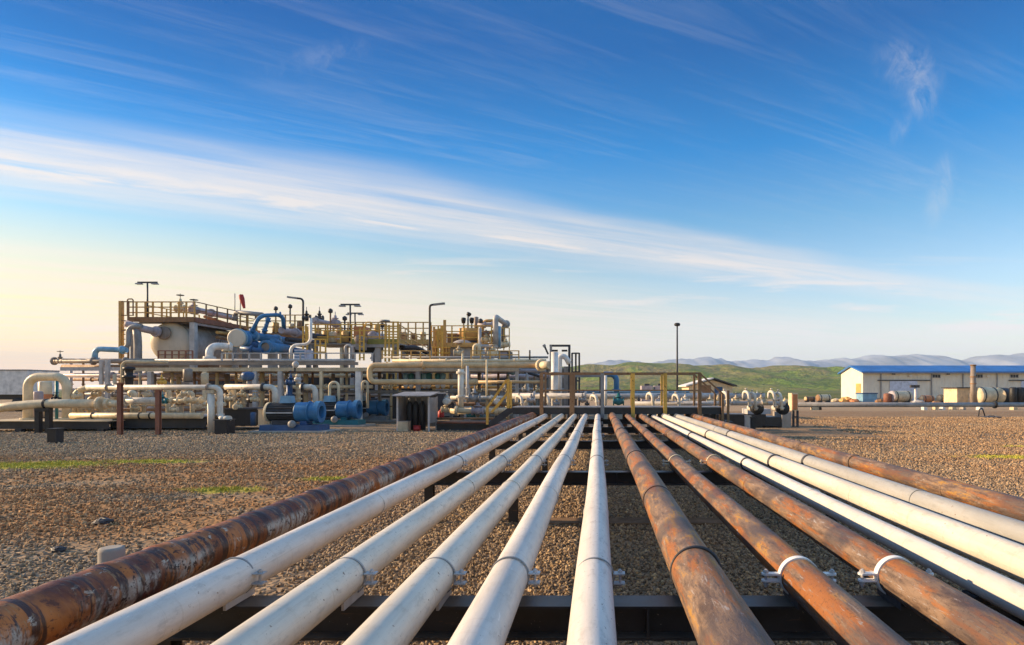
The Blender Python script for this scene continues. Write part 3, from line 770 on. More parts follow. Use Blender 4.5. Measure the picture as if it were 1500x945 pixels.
part(t_,'shaft',MB().box(a.x-.13,a.x+.13,18.1,18.36,-.05,W(80,629,18.2).z),M['black']); part(t_,'cap',MB().box(a.x-.15,a.x+.15,18.08,18.38,W(80,629,18.2).z+.002,W(80,629,18.2).z+.03),M['black'])
t_=thing('steel_skid','long dark steel skid with pale top edge under the cream pipes at far left','skid',W(70,gz(23),23))
a=W(-40,628,23);b=W(160,617,23)
part(t_,'skid_rail',MB().ibeam((a.x,23,.24),(b.x,23,.24),.18,.26,.02),M['dark']); part(t_,'skid_rail',MB().ibeam((a.x,26,.24),(b.x,26,.24),.18,.26,.02),M['dark'])
part(t_,'deck_plate',MB().box(a.x,b.x,22.88,26.1,.373,.40),M['sand'])
for qx in (-20,30,90,150):
    q=W(qx,600,23); part(t_,'skid_foot',MB().box(q.x-.12,q.x+.12,22.9,23.1,-.03,.108),M['dark'])
def upright_tank(name,label,cat,px,y0,y1,Y,rpx,mat,band=None,n=20,domed=True,group=None):
    a=W(px,y1,Y); b=W(px,y0,Y); r=m(rpx,Y); h=b.z-a.z; t_=thing(name,label,cat,a,group)
    pf=[(0,r),(h-r*.3,r)]+([(h-r*.12,r*.85),(h-.02*r,r*.45),(h,r*.02)] if domed else [(h,r),(h,.01)])
    part(t_,'shell',MB().lathe(a,(0,0,1),pf,n),M[mat])
    if band:
        part(t_,'band',MB().band(a+Vector((0,0,h*.55)),(0,0,1),r*.99,r*1.03,h*.18,n),M[band])
    part(t_,'base_ring',MB().band(a+Vector((0,0,r*.12)),(0,0,1),r*.9,r*1.12,r*.2,n),M['dark'])
    return t_
upright_tank('upright_tank','pale upright tank with orange band seen through the arch pipe',"tank",66,558,612,25.2,8,'cream','orange')
upright_tank('upright_tank','blue grey squat drum under the left arch pipe',"tank",56,573,612,24.6,6,'lilac')
pipe('teal_pipe','thin teal vertical pipe inside the cream arch at left',[(83,gz(24.4)-6,24.4),(83,548,24.4)],2,'teal')
valve('black valve on the thick cream pipe below the teal pipe',82,586,23.2,3.6,'black')
pipe('looped_pipe','cream pipe rising and turning right, just right of the square arch',[(108,612,24.6),(108,569,24.6),(178,569,24.6)],4.2,'cream',bend=.5,fl=[(1,.75)])
valve('pale valve with small T handle on top of the header end at far left',88,529,30,3.5,'greybrown',wheel=True,wmat='dark',tall=1.5)

# ---------------------------------------------------------- raised pipe rack across the plant
YR=28.5
t_=thing('pipe_rack','long raised cream pipe rack spanning the plant in front of the vessels','pipe rack',W(450,gz(YR),YR))
a=W(180,544,YR); b=W(760,538.5,YR)
part(t_,'edge_beam',MB().box(a.x,b.x,YR,YR+.12,a.z,b.z),M['sand'])
part(t_,'edge_beam',MB().box(a.x,b.x,YR+2.6,YR+2.72,a.z,b.z),M['sand'])
part(t_,'deck',MB().box(a.x,b.x,YR+.122,YR+2.598,b.z-.06,b.z-.01),M['grey'])
a2=W(180,534.5,YR+.3); b2=W(520,530,YR+.3)
part(t_,'cable_tray',MB().box(a2.x,b2.x,YR+.3,YR+.7,a2.z,b2.z),M['greybrown'])
for qx,wd,mt in ((147,.14,'lightgrey'),(156,.17,'lightgrey'),(219,.2,'lightgrey'),(300,.2,'cream'),(373,.2,'lightgrey'),(410,.2,'lightgrey'),(470,.14,'cream'),(525,.27,'white'),(612,.2,'grey'),(684,.26,'lightgrey'),(757,.16,'lightgrey')):
    q=W(qx,600,YR); zt=W(qx,544.3,YR).z if qx>180 else W(qx,527,YR).z
    part(t_,'column',MB().bar((q.x,YR+.06,-.05),(q.x,YR+.06,zt),wd*.9,wd*.9),M[mt])
a=W(88,546,YR+1); b=W(180,538,YR+1)
part(t_,'edge_beam',MB().box(a.x,b.x,YR+1,YR+1.12,b.z-.16,b.z),M['lightgrey'])
a=W(330,568.5,YR);b=W(700,564.5,YR)
for pr in ((325,525),):
    pass
pipe('header_pipe','dull grey brown header pipe along the top left of the rack, ending over the arch',[(76,529,30),(250,529,30)],3.7,'greybrown',fl=[(0,.02),(0,.35),(0,.62)],n=14)
pipe('header_pipe','second brown header pipe just below the top one at the left end of the rack',[(92,538,31),(245,538,31)],4,'brown',fl=[(0,.4)])
pipe('header_pipe','lowest lilac grey header pipe under the left end of the rack',[(95,550,31),(330,550,31)],3.2,'lilac',fl=[(0,.3)])
pipe('header_pipe','thin grey handrail-high pipe above the middle of the rack',[(228,528,29),(520,528,29)],2.2,'lightgrey',bend=.2)
pipe('header_pipe','cream pipe running level just below the rack beam behind the pumps',[(318,566.5,29),(546,566.5,29)],2.7,'cream',fl=[(0,.3),(0,.7)])
pipe('header_pipe','grey pipe running level behind the pumps under the cream one',[(455,574,30),(690,574,30)],2.4,'grey')
pipe('hairpin_pipe','long tan pipe folded into a hairpin along the right half of the rack',[(700,559.5,27.6),(541.5,559.5,27.6),(541.5,535,27.6),(806,535,27.6)],4.0,'tan',bend=.26,fl=[(2,.30)],n=16)
pipe('upper_header_pipe','slim cream pipe above the tan hairpin pipe towards the right end of the rack',[(575,528.5,29.2),(800,528.5,29.2)],2.4,'cream',fl=[(0,.35),(0,.8)])
pipe('upper_header_pipe','thin grey conduit on top of the rack behind the slim cream pipe at right',[(560,523.5,30.5),(803,523.5,30.5)],1.6,'grey')
pipe('upper_header_pipe','cream pipe below the tan hairpin pipe running to the right end of the rack',[(560,543,29.2),(800,543,29.2)],2.6,'lilac')
pipe('lower_header_pipe','thin cream pipe continuing right from the open end of the hairpin pipe',[(700,559.5,28),(800,559.5,28)],2.2,'tan')
# hand rail on the rack walkway
t_=thing('walkway_rail','slim grey green hand rail on the rack walkway below the blue exchangers','railing',W(325,530,YR))
rails(t_,[W(q,529,YR+.2) for q in (325,341,365,382,411,440,478,520,545)],m(12,YR),M['lightgrey'],1,.06)
# ---------------------------------------------------------- front left manifold
pipe('drop_pipe','white pipe along the front that turns down beside the white post',[(128,567.5,22.6),(322.5,567.5,22.6),(322.5,613,22.6),(336,613,22)],3.9,'offwhite',bend=.22,fl=[(0,.16),(0,.915)],bands=[(0,.905)],n=14,fmat='greybrown')
a=W(301.5,gz(22.3),22.3); t_=thing('pipe_post','thick white upright post under the drop pipe','post',a)
part(t_,'post_shaft',MB().cyl((a.x,22.6,-.05),(a.x,22.6,W(0,576,22.6).z),.115,16),M['offwhite']); part(t_,'saddle',MB().box(a.x-.15,a.x+.15,22.48,22.72,W(0,575.9,22.6).z,W(0,571.6,22.6).z),M['sand'])
t_,a,b=block('foot_box','black steel box under the lower end of the drop pipe','box',314,332,616,636.5,21.8,.5,'black'); part(t_,'lid',MB().box(a.x-.03,b.x+.03,21.77,22.33,b.z+.002,b.z+.03),M['dark'])
for qx,yt,lb in ((176,562,'red oxide steel stanchion, taller one left of the front manifold'),(232,572,'red oxide steel stanchion, shorter one below the round teal valve')):
    q=W(qx,600,21.2); t_=thing('stanchion',lb,'stanchion',(q.x,21.2,0),'red stanchions')
    part(t_,'post_shaft',MB().ibeam((q.x,21.2,-.05),(q.x,21.2,W(0,yt,21.2).z),.13,.13,.02,(0,1,0)),M['redrust'])
    part(t_,'head_plate',MB().box(q.x-.11,q.x+.11,21.09,21.31,W(0,yt,21.2).z+.002,W(0,yt,21.2).z+.03),M['redrust'])
pipe('branch_pipe','short thick white pipe between the red stanchions ending at the teal valve',[(181,587,22.9),(231,587,22.9)],5,'offwhite',fl=[(0,.05)],n=14)
valve('round teal ended valve right of the short thick white pipe',238,587,22.9,4.2,'teal',wheel=False)
pipe('branch_pipe','cream pipe strung with fittings right of the round teal valve',[(246,587,23),(300,586,23)],3.4,'cream',fl=[(0,.12),(0,.3),(0,.5),(0,.7),(0,.9)])
pipe('ground_pipe','low cream pipe with black bands along the foot of the manifold',[(104,609,23.4),(296,609,23.4)],4.4,'cream',bands=[(0,.17),(0,.53),(0,.61)],n=14)
t_=thing('dark_skid','dark steel skid below the low cream pipe with black bands','skid',W(230,gz(23.8),23.8))
a=W(165,633,23.8); b=W(302,614,23.8)
part(t_,'skid_rail',MB().ibeam((a.x,23.8,.3),(b.x,23.8,.3),.2,.42,.03),M['dark']); part(t_,'skid_rail',MB().ibeam((a.x,26,.3),(b.x,26,.3),.2,.42,.03),M['dark'])
part(t_,'deck_plate',MB().box(a.x,b.x,23.7,26.1,.513,.54),M['grey'])
ORD=['first','second','third','fourth','fifth','sixth','seventh','eighth','ninth','tenth','eleventh','twelfth']
RX=[118,133,146,166,196,210,247,264,282,312,341,356]
for i,qx in enumerate(RX):
    Y=24.6+.25*(i%3); mt=('cream','tan','cream','sand')[i%4]; yt=(576,584,571,580)[i%4]
    lb='%s %s riser with flanges behind the front manifold, %s from the left'%(('short','tall')[i%2],('cream','tan','pale cream','sandy')[i%4],ORD[i])
    pipe('riser_pipe',lb,[(qx,gz(Y)-3,Y),(qx,yt,Y),(qx+(7 if i%2 else -6),yt,Y)],(3.6,4.6,3.2)[i%3],mt,fl=[(0,.35),(0,.75)],group='manifold risers',fmat=('cream','brown','sand')[i%3])
VXS=[(112,580,3.6,'cream'),(127,598,3.0,'sand'),(141,577,3.6,'tan'),(158,599,3.4,'cream'),(170,578,3.4,'greybrown'),(199,598,3.2,'tan'),(216,578,3.6,'sand'),(255,600,3.6,'cream'),(272,576,3.6,'cream'),(288,596,4.2,'sand'),(309,590,3.4,'tan'),(337,584,4.2,'cream'),(348,596,4.0,'sand'),(354,578,3.4,'tan'),(373,585,3.4,'cream')]
for i,(qx,qy,rp,mt) in enumerate(VXS):
    row='upper' if qy<590 else 'lower'
    k=sum(1 for v in VXS[:i] if ('upper' if v[1]<590 else 'lower')==row)
    valve('%s flanged valve, %s from left in the %s row of the front left manifold'%({'cream':'cream','sand':'sandy','tan':'tan','greybrown':'grey brown'}[mt],ORD[k],row),qx,qy,24.1+.2*(i%3),rp,mt,wheel=i%2==0,wmat='dark' if i%4==0 else 'yellow',group='manifold valves',axis='x' if i%3 else 'y')
valve('yellow T handled valve on the rack level above the teal valve',237,560,24,3.4,'yellow',wheel=True,tall=1.5)
t_=thing('valve_actuator','tall black valve actuator standing in front of the rack left of the vessel','valve actuator',W(189,566,24))
part(t_,'cylinder',MB().lathe(W(189,566,24),(0,0,1),[(0,.1),(.1,.14),(.3,.14),(.32,.22),(.40,.22),(.42,.13),(.6,.13),(.62,.2),(.72,.2),(.75,.06)],14),M['black']); part(t_,'yoke',MB().box(W(189,566,24).x-.12,W(189,566,24).x+.12,23.9,24.1,W(189,571,24).z,W(189,566.05,24).z),M['dark'])
pipe('yellow_riser','slim cream riser turning right in front of the rack beside the black actuator',[(179,566,24),(179,530,24),(245,530,24)],2.3,'sand',bend=.2)
upright_tank('filter_pot','stubby tan filter pot hanging under the rack beam, left of the pumps','filter pot',300,546,566,25.2,5,'sand')
upright_tank('filter_pot','pale fat filter pot on the rack right of the vessel column','filter pot',275,540,560,25.2,6,'greybrown')
t_=thing('instrument','dark blue instrument box on a stem under the rack, left of the pumps','instrument',W(363,568,25)); q=W(363,557,25)
part(t_,'stem',MB().cyl(W(363,568,25),q,.04,8),M['grey']); part(t_,'housing',MB().lathe(q,(0,0,1),[(0,.08),(.02,.2),(.2,.24),(.3,.2),(.34,.05)],12),M['deepblue'])
t_,a,b=block('pump_tank','black steel tank box behind the foot of the drop pipe','tank',329,367,600,624,24,1.4,'black'); part(t_,'lid',MB().box(a.x-.04,b.x+.04,23.95,25.45,b.z+.002,b.z+.05),M['dark'])
upright_tank('blue_canister','small blue canister beside the cream concrete block','canister',371,604,624,23.6,4,'deepblue')
t_,a,b=block('concrete_block','cream concrete plinth left of the front pump','plinth',378,395,600,626,23.4,.55,'sand'); part(t_,'cap_slab',MB().box(a.x-.02,b.x+.02,23.38,23.97,b.z+.002,b.z+.03),M['concrete'])
pipe('elbow_pipe','white elbow pipe dropping behind the left end of the front pump',[(330,567,24.5),(398,567,24.5),(403,572,24.5),(403,600,24.5)],4.2,'offwhite',bend=.25,fl=[(0,.82)],fmat='dark',bands=[(0,.8)])
pipe('elbow_pipe','white elbow pipe dropping onto the right end of the front pump',[(440,567,25),(458,567,25),(462,572,25),(462,598,25)],4.0,'offwhite',bend=.25,fl=[(0,.25)],fmat='dark')
pipe('hoop_pipe','thin cream hoop pipe left of the thick white rack column',[(483,598,27),(483,560,27),(496,560,27),(496,600,27)],2.0,'cream',bend=.2)
pipe('hoop_pipe','thin cream hoop pipe right of the thick white rack column',[(531,572,27),(531,559,27),(538.5,559,27),(538.5,598,27)],2.0,'sand',bend=.11)
valve('dark valve with slanted stem above the front pump',426,560,25.4,4,'deepblue',tall=1.5,wmat='dark')
valve('pale valve on the riser above the front pump',437,556,25.4,4,'lightgrey',axis='z',wheel=False)
pipe('riser_pipe','ribbed tan riser behind the front pump',[(437,600,25.6),(437,548,25.6)],3.4,'sand',fl=[(0,.15),(0,.3),(0,.45),(0,.6)],group='manifold risers')
pipe('riser_pipe','thick dark blue riser behind the front pump',[(424,598,25.6),(424,560,25.6)],4.2,'deepblue',fl=[(0,.5)],group='manifold risers')
# grey white paddle shaped sight plate
t_=thing('sight_plate','pale oval plate standing up on the rack walkway above the pumps','plate',W(432,545,27.8)); q=W(432,534,27.8)
part(t_,'plate',MB().lathe((q.x,27.8,q.z),(0,1,0),[(0,.02),(0,.13),(.05,.15),(.1,.13),(.1,.02)],16),M['lightgrey']); part(t_,'stem',MB().bar(W(432,545,27.86),W(432,538.5,27.86),.06),M['dark'])

# ---------------------------------------------------------- pumps
def pump(label,xe,yc,Y,base_mat):
    s=F/Y; cx=W(xe,yc,Y); X1=cx.x; z=cx.z; r=.37; L=2.0
    t_=thing('pump_motor',label,'pump',(X1-L/2,Y,0),'blue ended pumps')
    fins=[(0,.12),(0,r*.95),(.08,r*1.05),(.1,r*.92)]
    tt=.12
    mb=MB(); n=40; vs=[];fs=[]
    for k in range(2):
        for i in range(n):
            a=2*PI*i/n; rr=r*(.92 if i%2 else .84); vs.append((X1-L+.12+k*.98,Y+rr*math.cos(a),z+rr*math.sin(a)))
    fs=[(i,(i+1)%n,n+(i+1)%n,n+i) for i in range(n)]+[tuple(reversed(range(n))),tuple(n+i for i in range(n))]
    part(t_,'motor',mb.add(vs,fs),M['black'])
    part(t_,'end_bell',MB().lathe((X1-L,Y,z),(1,0,0),[(0,.15),(0,r*.8),(.04,r*.95),(.115,r*.97),(.115,.15)],28,False),M['cream'])
    part(t_,'coupling_guard',MB().lathe((X1-L+1.105,Y,z),(1,0,0),[(0,.1),(0,r*.93),(.02,r*.97),(.44,r*.97),(.45,r*1.06),(.50,r*1.06),(.51,r*.9),(.70,r*.9),(.71,r*1.08),(.885,r*1.08),(.89,r*.98),(.89,r*.62),(.62,r*.60),(.62,.05)],32,False,False),M['blue'])
    part(t_,'bore',MB().cyl((X1-L+1.70,Y,z),(X1-L+1.722,Y,z),r*.585,20),M['black'])
    part(t_,'side_bar',MB().bar((X1-L+.13,Y-r*.93-.02,z-.02),(X1-L+1.1,Y-r*.93-.02,z-.02),.035,.05),M['lightgrey'])
    part(t_,'terminal_box',MB().box(X1-L+.55,X1-L+.95,Y-.2,Y+.2,z+r*.88,z+r*.88+.26,.03),M['paleblue'])
    part(t_,'pedestal',MB().box(X1-L+.3,X1-L+.95,Y-.26,Y+.26,.26,z-r*.80),M['dark'])
    part(t_,'bearing_foot',MB().box(X1-L+1.3,X1-L+1.55,Y-.24,Y+.24,.26,z-r*.86),M[base_mat])
    part(t_,'base_frame',MB().box(X1-L-.05,X1+.12,Y-.48,Y+.42,.06,.255,.02),M[base_mat])
    part(t_,'foundation',MB().box(X1-L-.3,X1+.5,Y-.8,Y+.6,-.05,.058,.02),M['concrete'])
    part(t_,'drain_valve',MB().lathe((X1-.82,Y-.62,.30),(0,1,0),[(0,.03),(0,.13),(.05,.14),(.1,.13),(.137,.03)],16),M['grey'])
pump('front blue ended black pump on a blue base, largest of the three',471.5,603.5,23.2,'deepblue')
pump('middle blue ended black pump of the three in a row',526.5,600,26.8,'teal')
pump('rearmost blue ended black pump, partly behind the grey shed side',567,597,31,'grey')

# ---------------------------------------------------------- shed
YS=23.1
t_=thing('tool_shed','small open fronted grey steel shed right of the pumps','shed',W(605,gz(YS),YS))
xa=W(581.5,0,YS).x; xb=W(629,0,YS).x; zt=W(0,580.5,YS).z; d=1.15
part(t_,'back_wall',MB().box(xa,xb,YS+d-.03,YS+d,.12,zt-.03),M['grey'])
part(t_,'side_wall',MB().box(xb-.03,xb,YS+.03,YS+d-.032,.3,zt-.05),M['grey']); part(t_,'side_wall',MB().box(xa,xa+.03,YS+.03,YS+d-.032,.3,zt-.05),M['grey'])
for qx,qy in ((xa+.02,YS),(xb-.02,YS),(xa+.02,YS+d-.06),(xb-.02,YS+d-.06)): part(t_,'post',MB().box(qx-.03,qx+.03,qy-.03,qy+.029,-.05,zt-.02),M['lightgrey'])
mb=MB(); mb.add([(xa-.12,YS-.25,zt),(xb+.08,YS-.25,zt),(xb+.08,YS+d+.1,zt+.13),(xa-.12,YS+d+.1,zt+.13),(xa-.12,YS-.25,zt+.03),(xb+.08,YS-.25,zt+.03),(xb+.08,YS+d+.1,zt+.16),(xa-.12,YS+d+.1,zt+.16)],[(3,2,1,0),(4,5,6,7),(0,1,5,4),(1,2,6,5),(2,3,7,6),(3,0,4,7)])
part(t_,'roof',mb,M['grey'])
for i,(qx,lb) in enumerate(((600,'leftmost'),(609,'middle'),(619,'rightmost'))):
    q=W(qx,0,YS+.55); a_=thing('gas_cylinder','tall black gas cylinder inside the grey shed, %s of three'%lb,'gas cylinder',(q.x,YS+.55,0),'cylinders in the shed')
    part(a_,'bottle',MB().lathe((q.x,YS+.55,0),(0,0,1),[(0,.09),(.02,.115),(.95,.115),(1.05,.08),(1.1,.03)],16),M['black']); part(a_,'valve_cap',MB().lathe((q.x,YS+.55,1.1),(0,0,1),[(.002,.04),(.1,.04),(.12,.02)],10),M['grey'])
t_,a,b=block('cinder_block','cream concrete block in the left foot of the grey shed','block',583,597,618,632,22.98,.4,'sand'); part(t_,'lip',MB().box(a.x,b.x,22.98,23.38,b.z+.002,b.z+.02),M['concrete'])
q=W(610,0,YS+.1); t_=thing('red_tin','small red tin on the ground inside the grey shed','tin',(q.x,YS+.15,0)); part(t_,'can',MB().cyl((q.x,YS+.15,0),(q.x,YS+.15,.2),.13,14),M['red']); part(t_,'lid',MB().cyl((q.x,YS+.15,.202),(q.x,YS+.15,.22),.135,14),M['red'])
t_,a,b=block('switch_box','dark switch cabinet standing behind the right side of the grey shed','cabinet',640,650,577,604,26,.5,'dark'); part(t_,'hood',MB().box(a.x-.05,b.x+.05,25.95,26.55,b.z+.002,b.z+.05),M['lightgrey'])
q=W(646,0,25); t_=thing('red_extinguisher','red fire extinguisher between the grey shed and the cream valves','extinguisher',W(646,612,25)); part(t_,'bottle',MB().lathe(W(646,612,25),(0,0,1),[(0,.1),(.02,.12),(.24,.12),(.30,.05),(.34,.03)],14),M['red']); part(t_,'nozzle',MB().bar(W(646,600.5,25),W(643,600,25),.04),M['black'])
# ---------------------------------------------------------- valve bay right of the shed
pipe('bay_pipe','upper white pipe of the valve bay right of the shed',[(660,582.5,25),(760,582.5,25)],2.6,'offwhite',fl=[(0,.1),(0,.6)])
pipe('bay_pipe','lower thicker cream pipe of the valve bay right of the shed',[(660,602,24.4),(750,602,24.4)],4.8,'cream',fl=[(0,.1),(0,.45),(0,.75)],n=14)
pipe('bay_pipe','brown upper floor pipe at the foot of the valve bay',[(640,613,23.8),(728,613,23.8)],1.6,'brown')
pipe('bay_pipe','reddish lower floor pipe at the foot of the valve bay',[(640,619,23.6),(728,619,23.6)],1.6,'redrust')
pipe('bay_riser','thick white riser with flared foot in front of the rack column',[(675,602,24.6),(675,541,24.6)],4.2,'offwhite',fl=[(0,.35),(0,.92)],n=14)
pipe('bay_riser','slim grey riser right of the thick white riser',[(684.5,590,25.4),(684.5,536,25.4)],2.0,'lightgrey',fl=[(0,.4)])
pipe('bay_riser','thin cream riser standing tall between the white riser and the yellow steps',[(713,596,25),(713,527,25)],1.5,'cream')
pipe('bay_riser','thin cream riser tapping the top of the tan hairpin pipe',[(677.5,541,27),(677.5,518,27)],1.5,'cream')
for i,(qx,qy,rp,mt,ax,lb) in enumerate(((655,588,4.6,'offwhite','y','pale valve nearest the shed in the upper part of the valve bay'),(653,600,4.2,'cream','x','cream valve nearest the shed in the lower part of the valve bay'),(664,594,4.4,'greybrown','z','grey brown upright valve left of the thick white riser'),(695,583,5.6,'grey','x','round grey ball valve right of the thick white riser'),(690,608,4.2,'teal','x','teal valve under the thicker cream bay pipe'),(708,610,3.6,'paleblue','x','pale blue valve under the thicker cream bay pipe'),(700,602,5.8,'lilac','x','lilac flanged valve in the middle of the thicker cream bay pipe'),(728,588,4.0,'offwhite','y','off white valve just left of the yellow steps'))):
    valve(lb,qx,qy,24.2+.25*(i%3),rp,mt,axis=ax,wheel=i in(0,2,5),wmat='dark',group='valve bay valves')
# dark skid below the bay
t_=thing('bay_skid','dark low steel skid under the valve bay beside the shed','skid',W(690,gz(23.9),23.9))
a=W(640,0,23.9);b=W(757,0,23.9)
part(t_,'skid_rail',MB().ibeam((a.x,23.9,.12),(b.x,23.9,.12),.2,.22,.03),M['dark']); part(t_,'deck_plate',MB().box(a.x,b.x,23.8,26.4,.233,.26),M['dark'])
# seven teal capped instruments on the rack
IX=[594.5,602.5,614.5,622,628,641,649]
for i,qx in enumerate(IX):
    q=W(qx,554.5,29.5); t_=thing('gauge_valve','teal capped gauge valve under the rack, %s from left above the shed'%ORD[i],'gauge valve',W(qx,570,29.5),'gauge valves in a row')
    part(t_,'stem',MB().lathe(W(qx,569,29.5),(0,0,1),[(0,.05),(.1,.11),(.2,.11),(.22,.04),(.32,.04)],10),M['white']); part(t_,'cap',MB().lathe(q,(0,0,1),[(-.08,.04),(-.02,.1),(.05,.13),(.2,.13),(.26,.05)],12),M['teal' if i%3 else 'paleblue'])
# corrugated wall behind right part of the rack
def corrugated(name,label,x0,x1,y0,y1,Y,mat,pitch=.25,cat='wall',depth=.06):
    a=W(x0,y1,Y); b=W(x1,y0,Y); t_=thing(name,label,cat,((a.x+b.x)/2,Y,a.z)); n=int((b.x-a.x)/pitch*2); vs=[];fs=[]
    for i in range(n+1):
        x=a.x+(b.x-a.x)*i/n; y=Y+(depth if i%2 else 0)
        vs+=[(x,y,a.z),(x,y,b.z),(x,Y+depth+.05,a.z),(x,Y+depth+.05,b.z)]
    for i in range(n):
        o=i*4; fs+=[(o,o+4,o+5,o+1),(o+2,o+3,o+7,o+6),(o+1,o+5,o+7,o+3),(o,o+2,o+6,o+4)]
    fs+=[(0,1,3,2),(4*n,4*n+2,4*n+3,4*n+1)]
    part(t_,'sheeting',MB().add(vs,fs),M[mat]); return t_,a,b
t_,a,b=corrugated('corrugated_fence','tan corrugated metal fence behind the right half of the rack',640,832,541,gz(40),40,'greybrown')
part(t_,'cap_rail',MB().box(a.x,b.x,39.95,40.2,b.z+.002,b.z+.1),M['grey'])
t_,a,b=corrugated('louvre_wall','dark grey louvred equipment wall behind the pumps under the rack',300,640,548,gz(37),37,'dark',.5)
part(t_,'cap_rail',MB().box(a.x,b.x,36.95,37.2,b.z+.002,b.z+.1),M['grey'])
t_,a,b=corrugated('louvre_wall','low grey wall behind the front left manifold',95,300,572,gz(36),36,'grey',.4)
part(t_,'cap_rail',MB().box(a.x,b.x,35.95,36.2,b.z+.002,b.z+.1),M['lightgrey'])
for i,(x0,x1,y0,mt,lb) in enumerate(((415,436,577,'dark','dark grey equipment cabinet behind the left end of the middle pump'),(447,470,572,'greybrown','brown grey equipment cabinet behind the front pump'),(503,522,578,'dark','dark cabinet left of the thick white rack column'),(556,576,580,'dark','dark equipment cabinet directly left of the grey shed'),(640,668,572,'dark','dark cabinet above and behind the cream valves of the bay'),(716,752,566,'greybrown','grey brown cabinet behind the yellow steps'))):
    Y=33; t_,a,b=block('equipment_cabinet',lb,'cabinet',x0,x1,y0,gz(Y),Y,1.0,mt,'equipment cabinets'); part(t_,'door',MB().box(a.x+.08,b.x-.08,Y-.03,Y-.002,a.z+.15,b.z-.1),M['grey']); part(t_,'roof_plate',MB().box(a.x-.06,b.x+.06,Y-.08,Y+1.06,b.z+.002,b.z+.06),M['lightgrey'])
valve('teal blue horizontal actuator under the rack behind the yellow steps',751,545,30,4.5,'paleblue',wheel=False,name='actuator')
pipe('stub_pipe','dark stub pipe slanting right from the teal actuator under the rack',[(768,545,30),(790,551,30),(802,556,30)],2.0,'dark',bend=.2)
# yellow steps
t_=thing('yellow_steps','small yellow stair with hand rails at the left end of the catwalk','stair',W(735,gz(21),21))
def yb(p,q,w=.07,nm='rail'): part(t_,nm,MB().bar(p,q,w),M['yellow'])
top=[W(744.5,598,20.4),W(744.5,598,21.2)]; bot=[W(713,gz(20.5)-8,20.4),W(713,gz(20.5)-8,21.2)]
for k,(Yk) in enumerate((20.4,21.2)):
    yb(W(744.5,598,Yk),W(744.5,556,Yk),.09,'post'); yb(W(748.5,598,Yk),W(748.5,559,Yk),.06,'post')
    yb(W(714,622,Yk),W(714,596,Yk),.08,'post')
    yb(W(714,597,Yk),W(742,557,Yk)); yb(W(720,604,Yk),W(746,573,Yk)); yb(W(727,598,Yk),W(744,576,Yk),.05)
    part(t_,'stringer',MB().bar(W(716,624,Yk),W(751,598,Yk),.05,.2),M['dark'])
for i in range(5):
    u=(i+.5)/5; p=W(716+35*u,624-26*u,20.42); part(t_,'tread',MB().box(p.x-.13,p.x+.13,20.43,21.15,p.z-.02,p.z+.02),M['dark'])

# ---------------------------------------------------------- catwalk over the pipelines
YC=19.9
t_=thing('catwalk','steel catwalk with rust yellow railing crossing above the far ends of the pipelines','catwalk',(1,YC,0))
xa=W(751,0,YC).x; xb=W(1060,0,YC).x; zd=W(0,597.5,YC).z
part(t_,'edge_channel',MB().box(xa,xb,YC,YC+.06,zd-.20,zd),M['beam']); part(t_,'edge_channel',MB().box(xa,xb,YC+1.14,YC+1.2,zd-.20,zd),M['beam'])
part(t_,'deck',MB().box(xa,xb,YC-.03,YC+1.23,zd+.002,zd+.035),M['grey'])
for qx,mt in ((793.5,'brown'),(838,'brown'),(882.5,'grey'),(927,'yellow'),(974,'yellow'),(1024.5,'brown')):
    x=W(qx,0,YC).x; yb_=(612 if qx!=838 else 616)
    part(t_,'post',MB().bar((x,YC-.06,W(0,yb_,YC).z),(x,YC-.06,W(0,547,YC).z),.115 if qx!=838 else .15,.06),M[mt])
    part(t_,'post',MB().bar((x+.02,YC+1.2,zd),(x+.02,YC+1.2,W(0,547,YC).z),.07),M[mt])
for z_,wd in ((547,.055),(572,.045)):
    part(t_,'rail',MB().bar((W(793,0,YC).x,YC-.06,W(0,z_,YC).z),(W(1026,0,YC).x,YC-.06,W(0,z_,YC).z),wd),M['brown'])
    part(t_,'rail',MB().bar((W(793,0,YC).x,YC+1.2,W(0,z_,YC).z),(W(1026,0,YC).x,YC+1.2,W(0,z_,YC).z),wd),M['brown'])
for qx in (770,850,905,990,1050):
    x=W(qx,0,YC).x
    if qx in (770,1050,): part(t_,'leg',MB().ibeam((x,YC+.6,-.05),(x,YC+.6,zd-.002),.12,.12,.015,(0,1,0)),M['beam'])
# end stair, right
p=W(1024.5,547,YC); q=W(1058,577,YC)
for yy in (YC-.06,YC+1.2):
    part(t_,'stair_rail',MB().bar((p.x,yy,p.z),(q.x,yy,q.z),.05),M['brown']); 
    part(t_,'stair_post',MB().bar((q.x,yy,W(0,621,YC).z),(q.x,yy,q.z),.07),M['brown'])
    x2=W(1066,0,YC).x; part(t_,'stair_post',MB().bar((x2,yy,W(0,622,YC).z),(x2,yy,W(0,572,YC).z),.07),M['brown'])
for i in range(3):
    x=W(1061+i*4,0,YC).x; part(t_,'stair_tread',MB().box(x,x+.2,YC,YC+1.1,zd-.23*(i+1),zd-.23*(i+1)+.03),M['dark'])
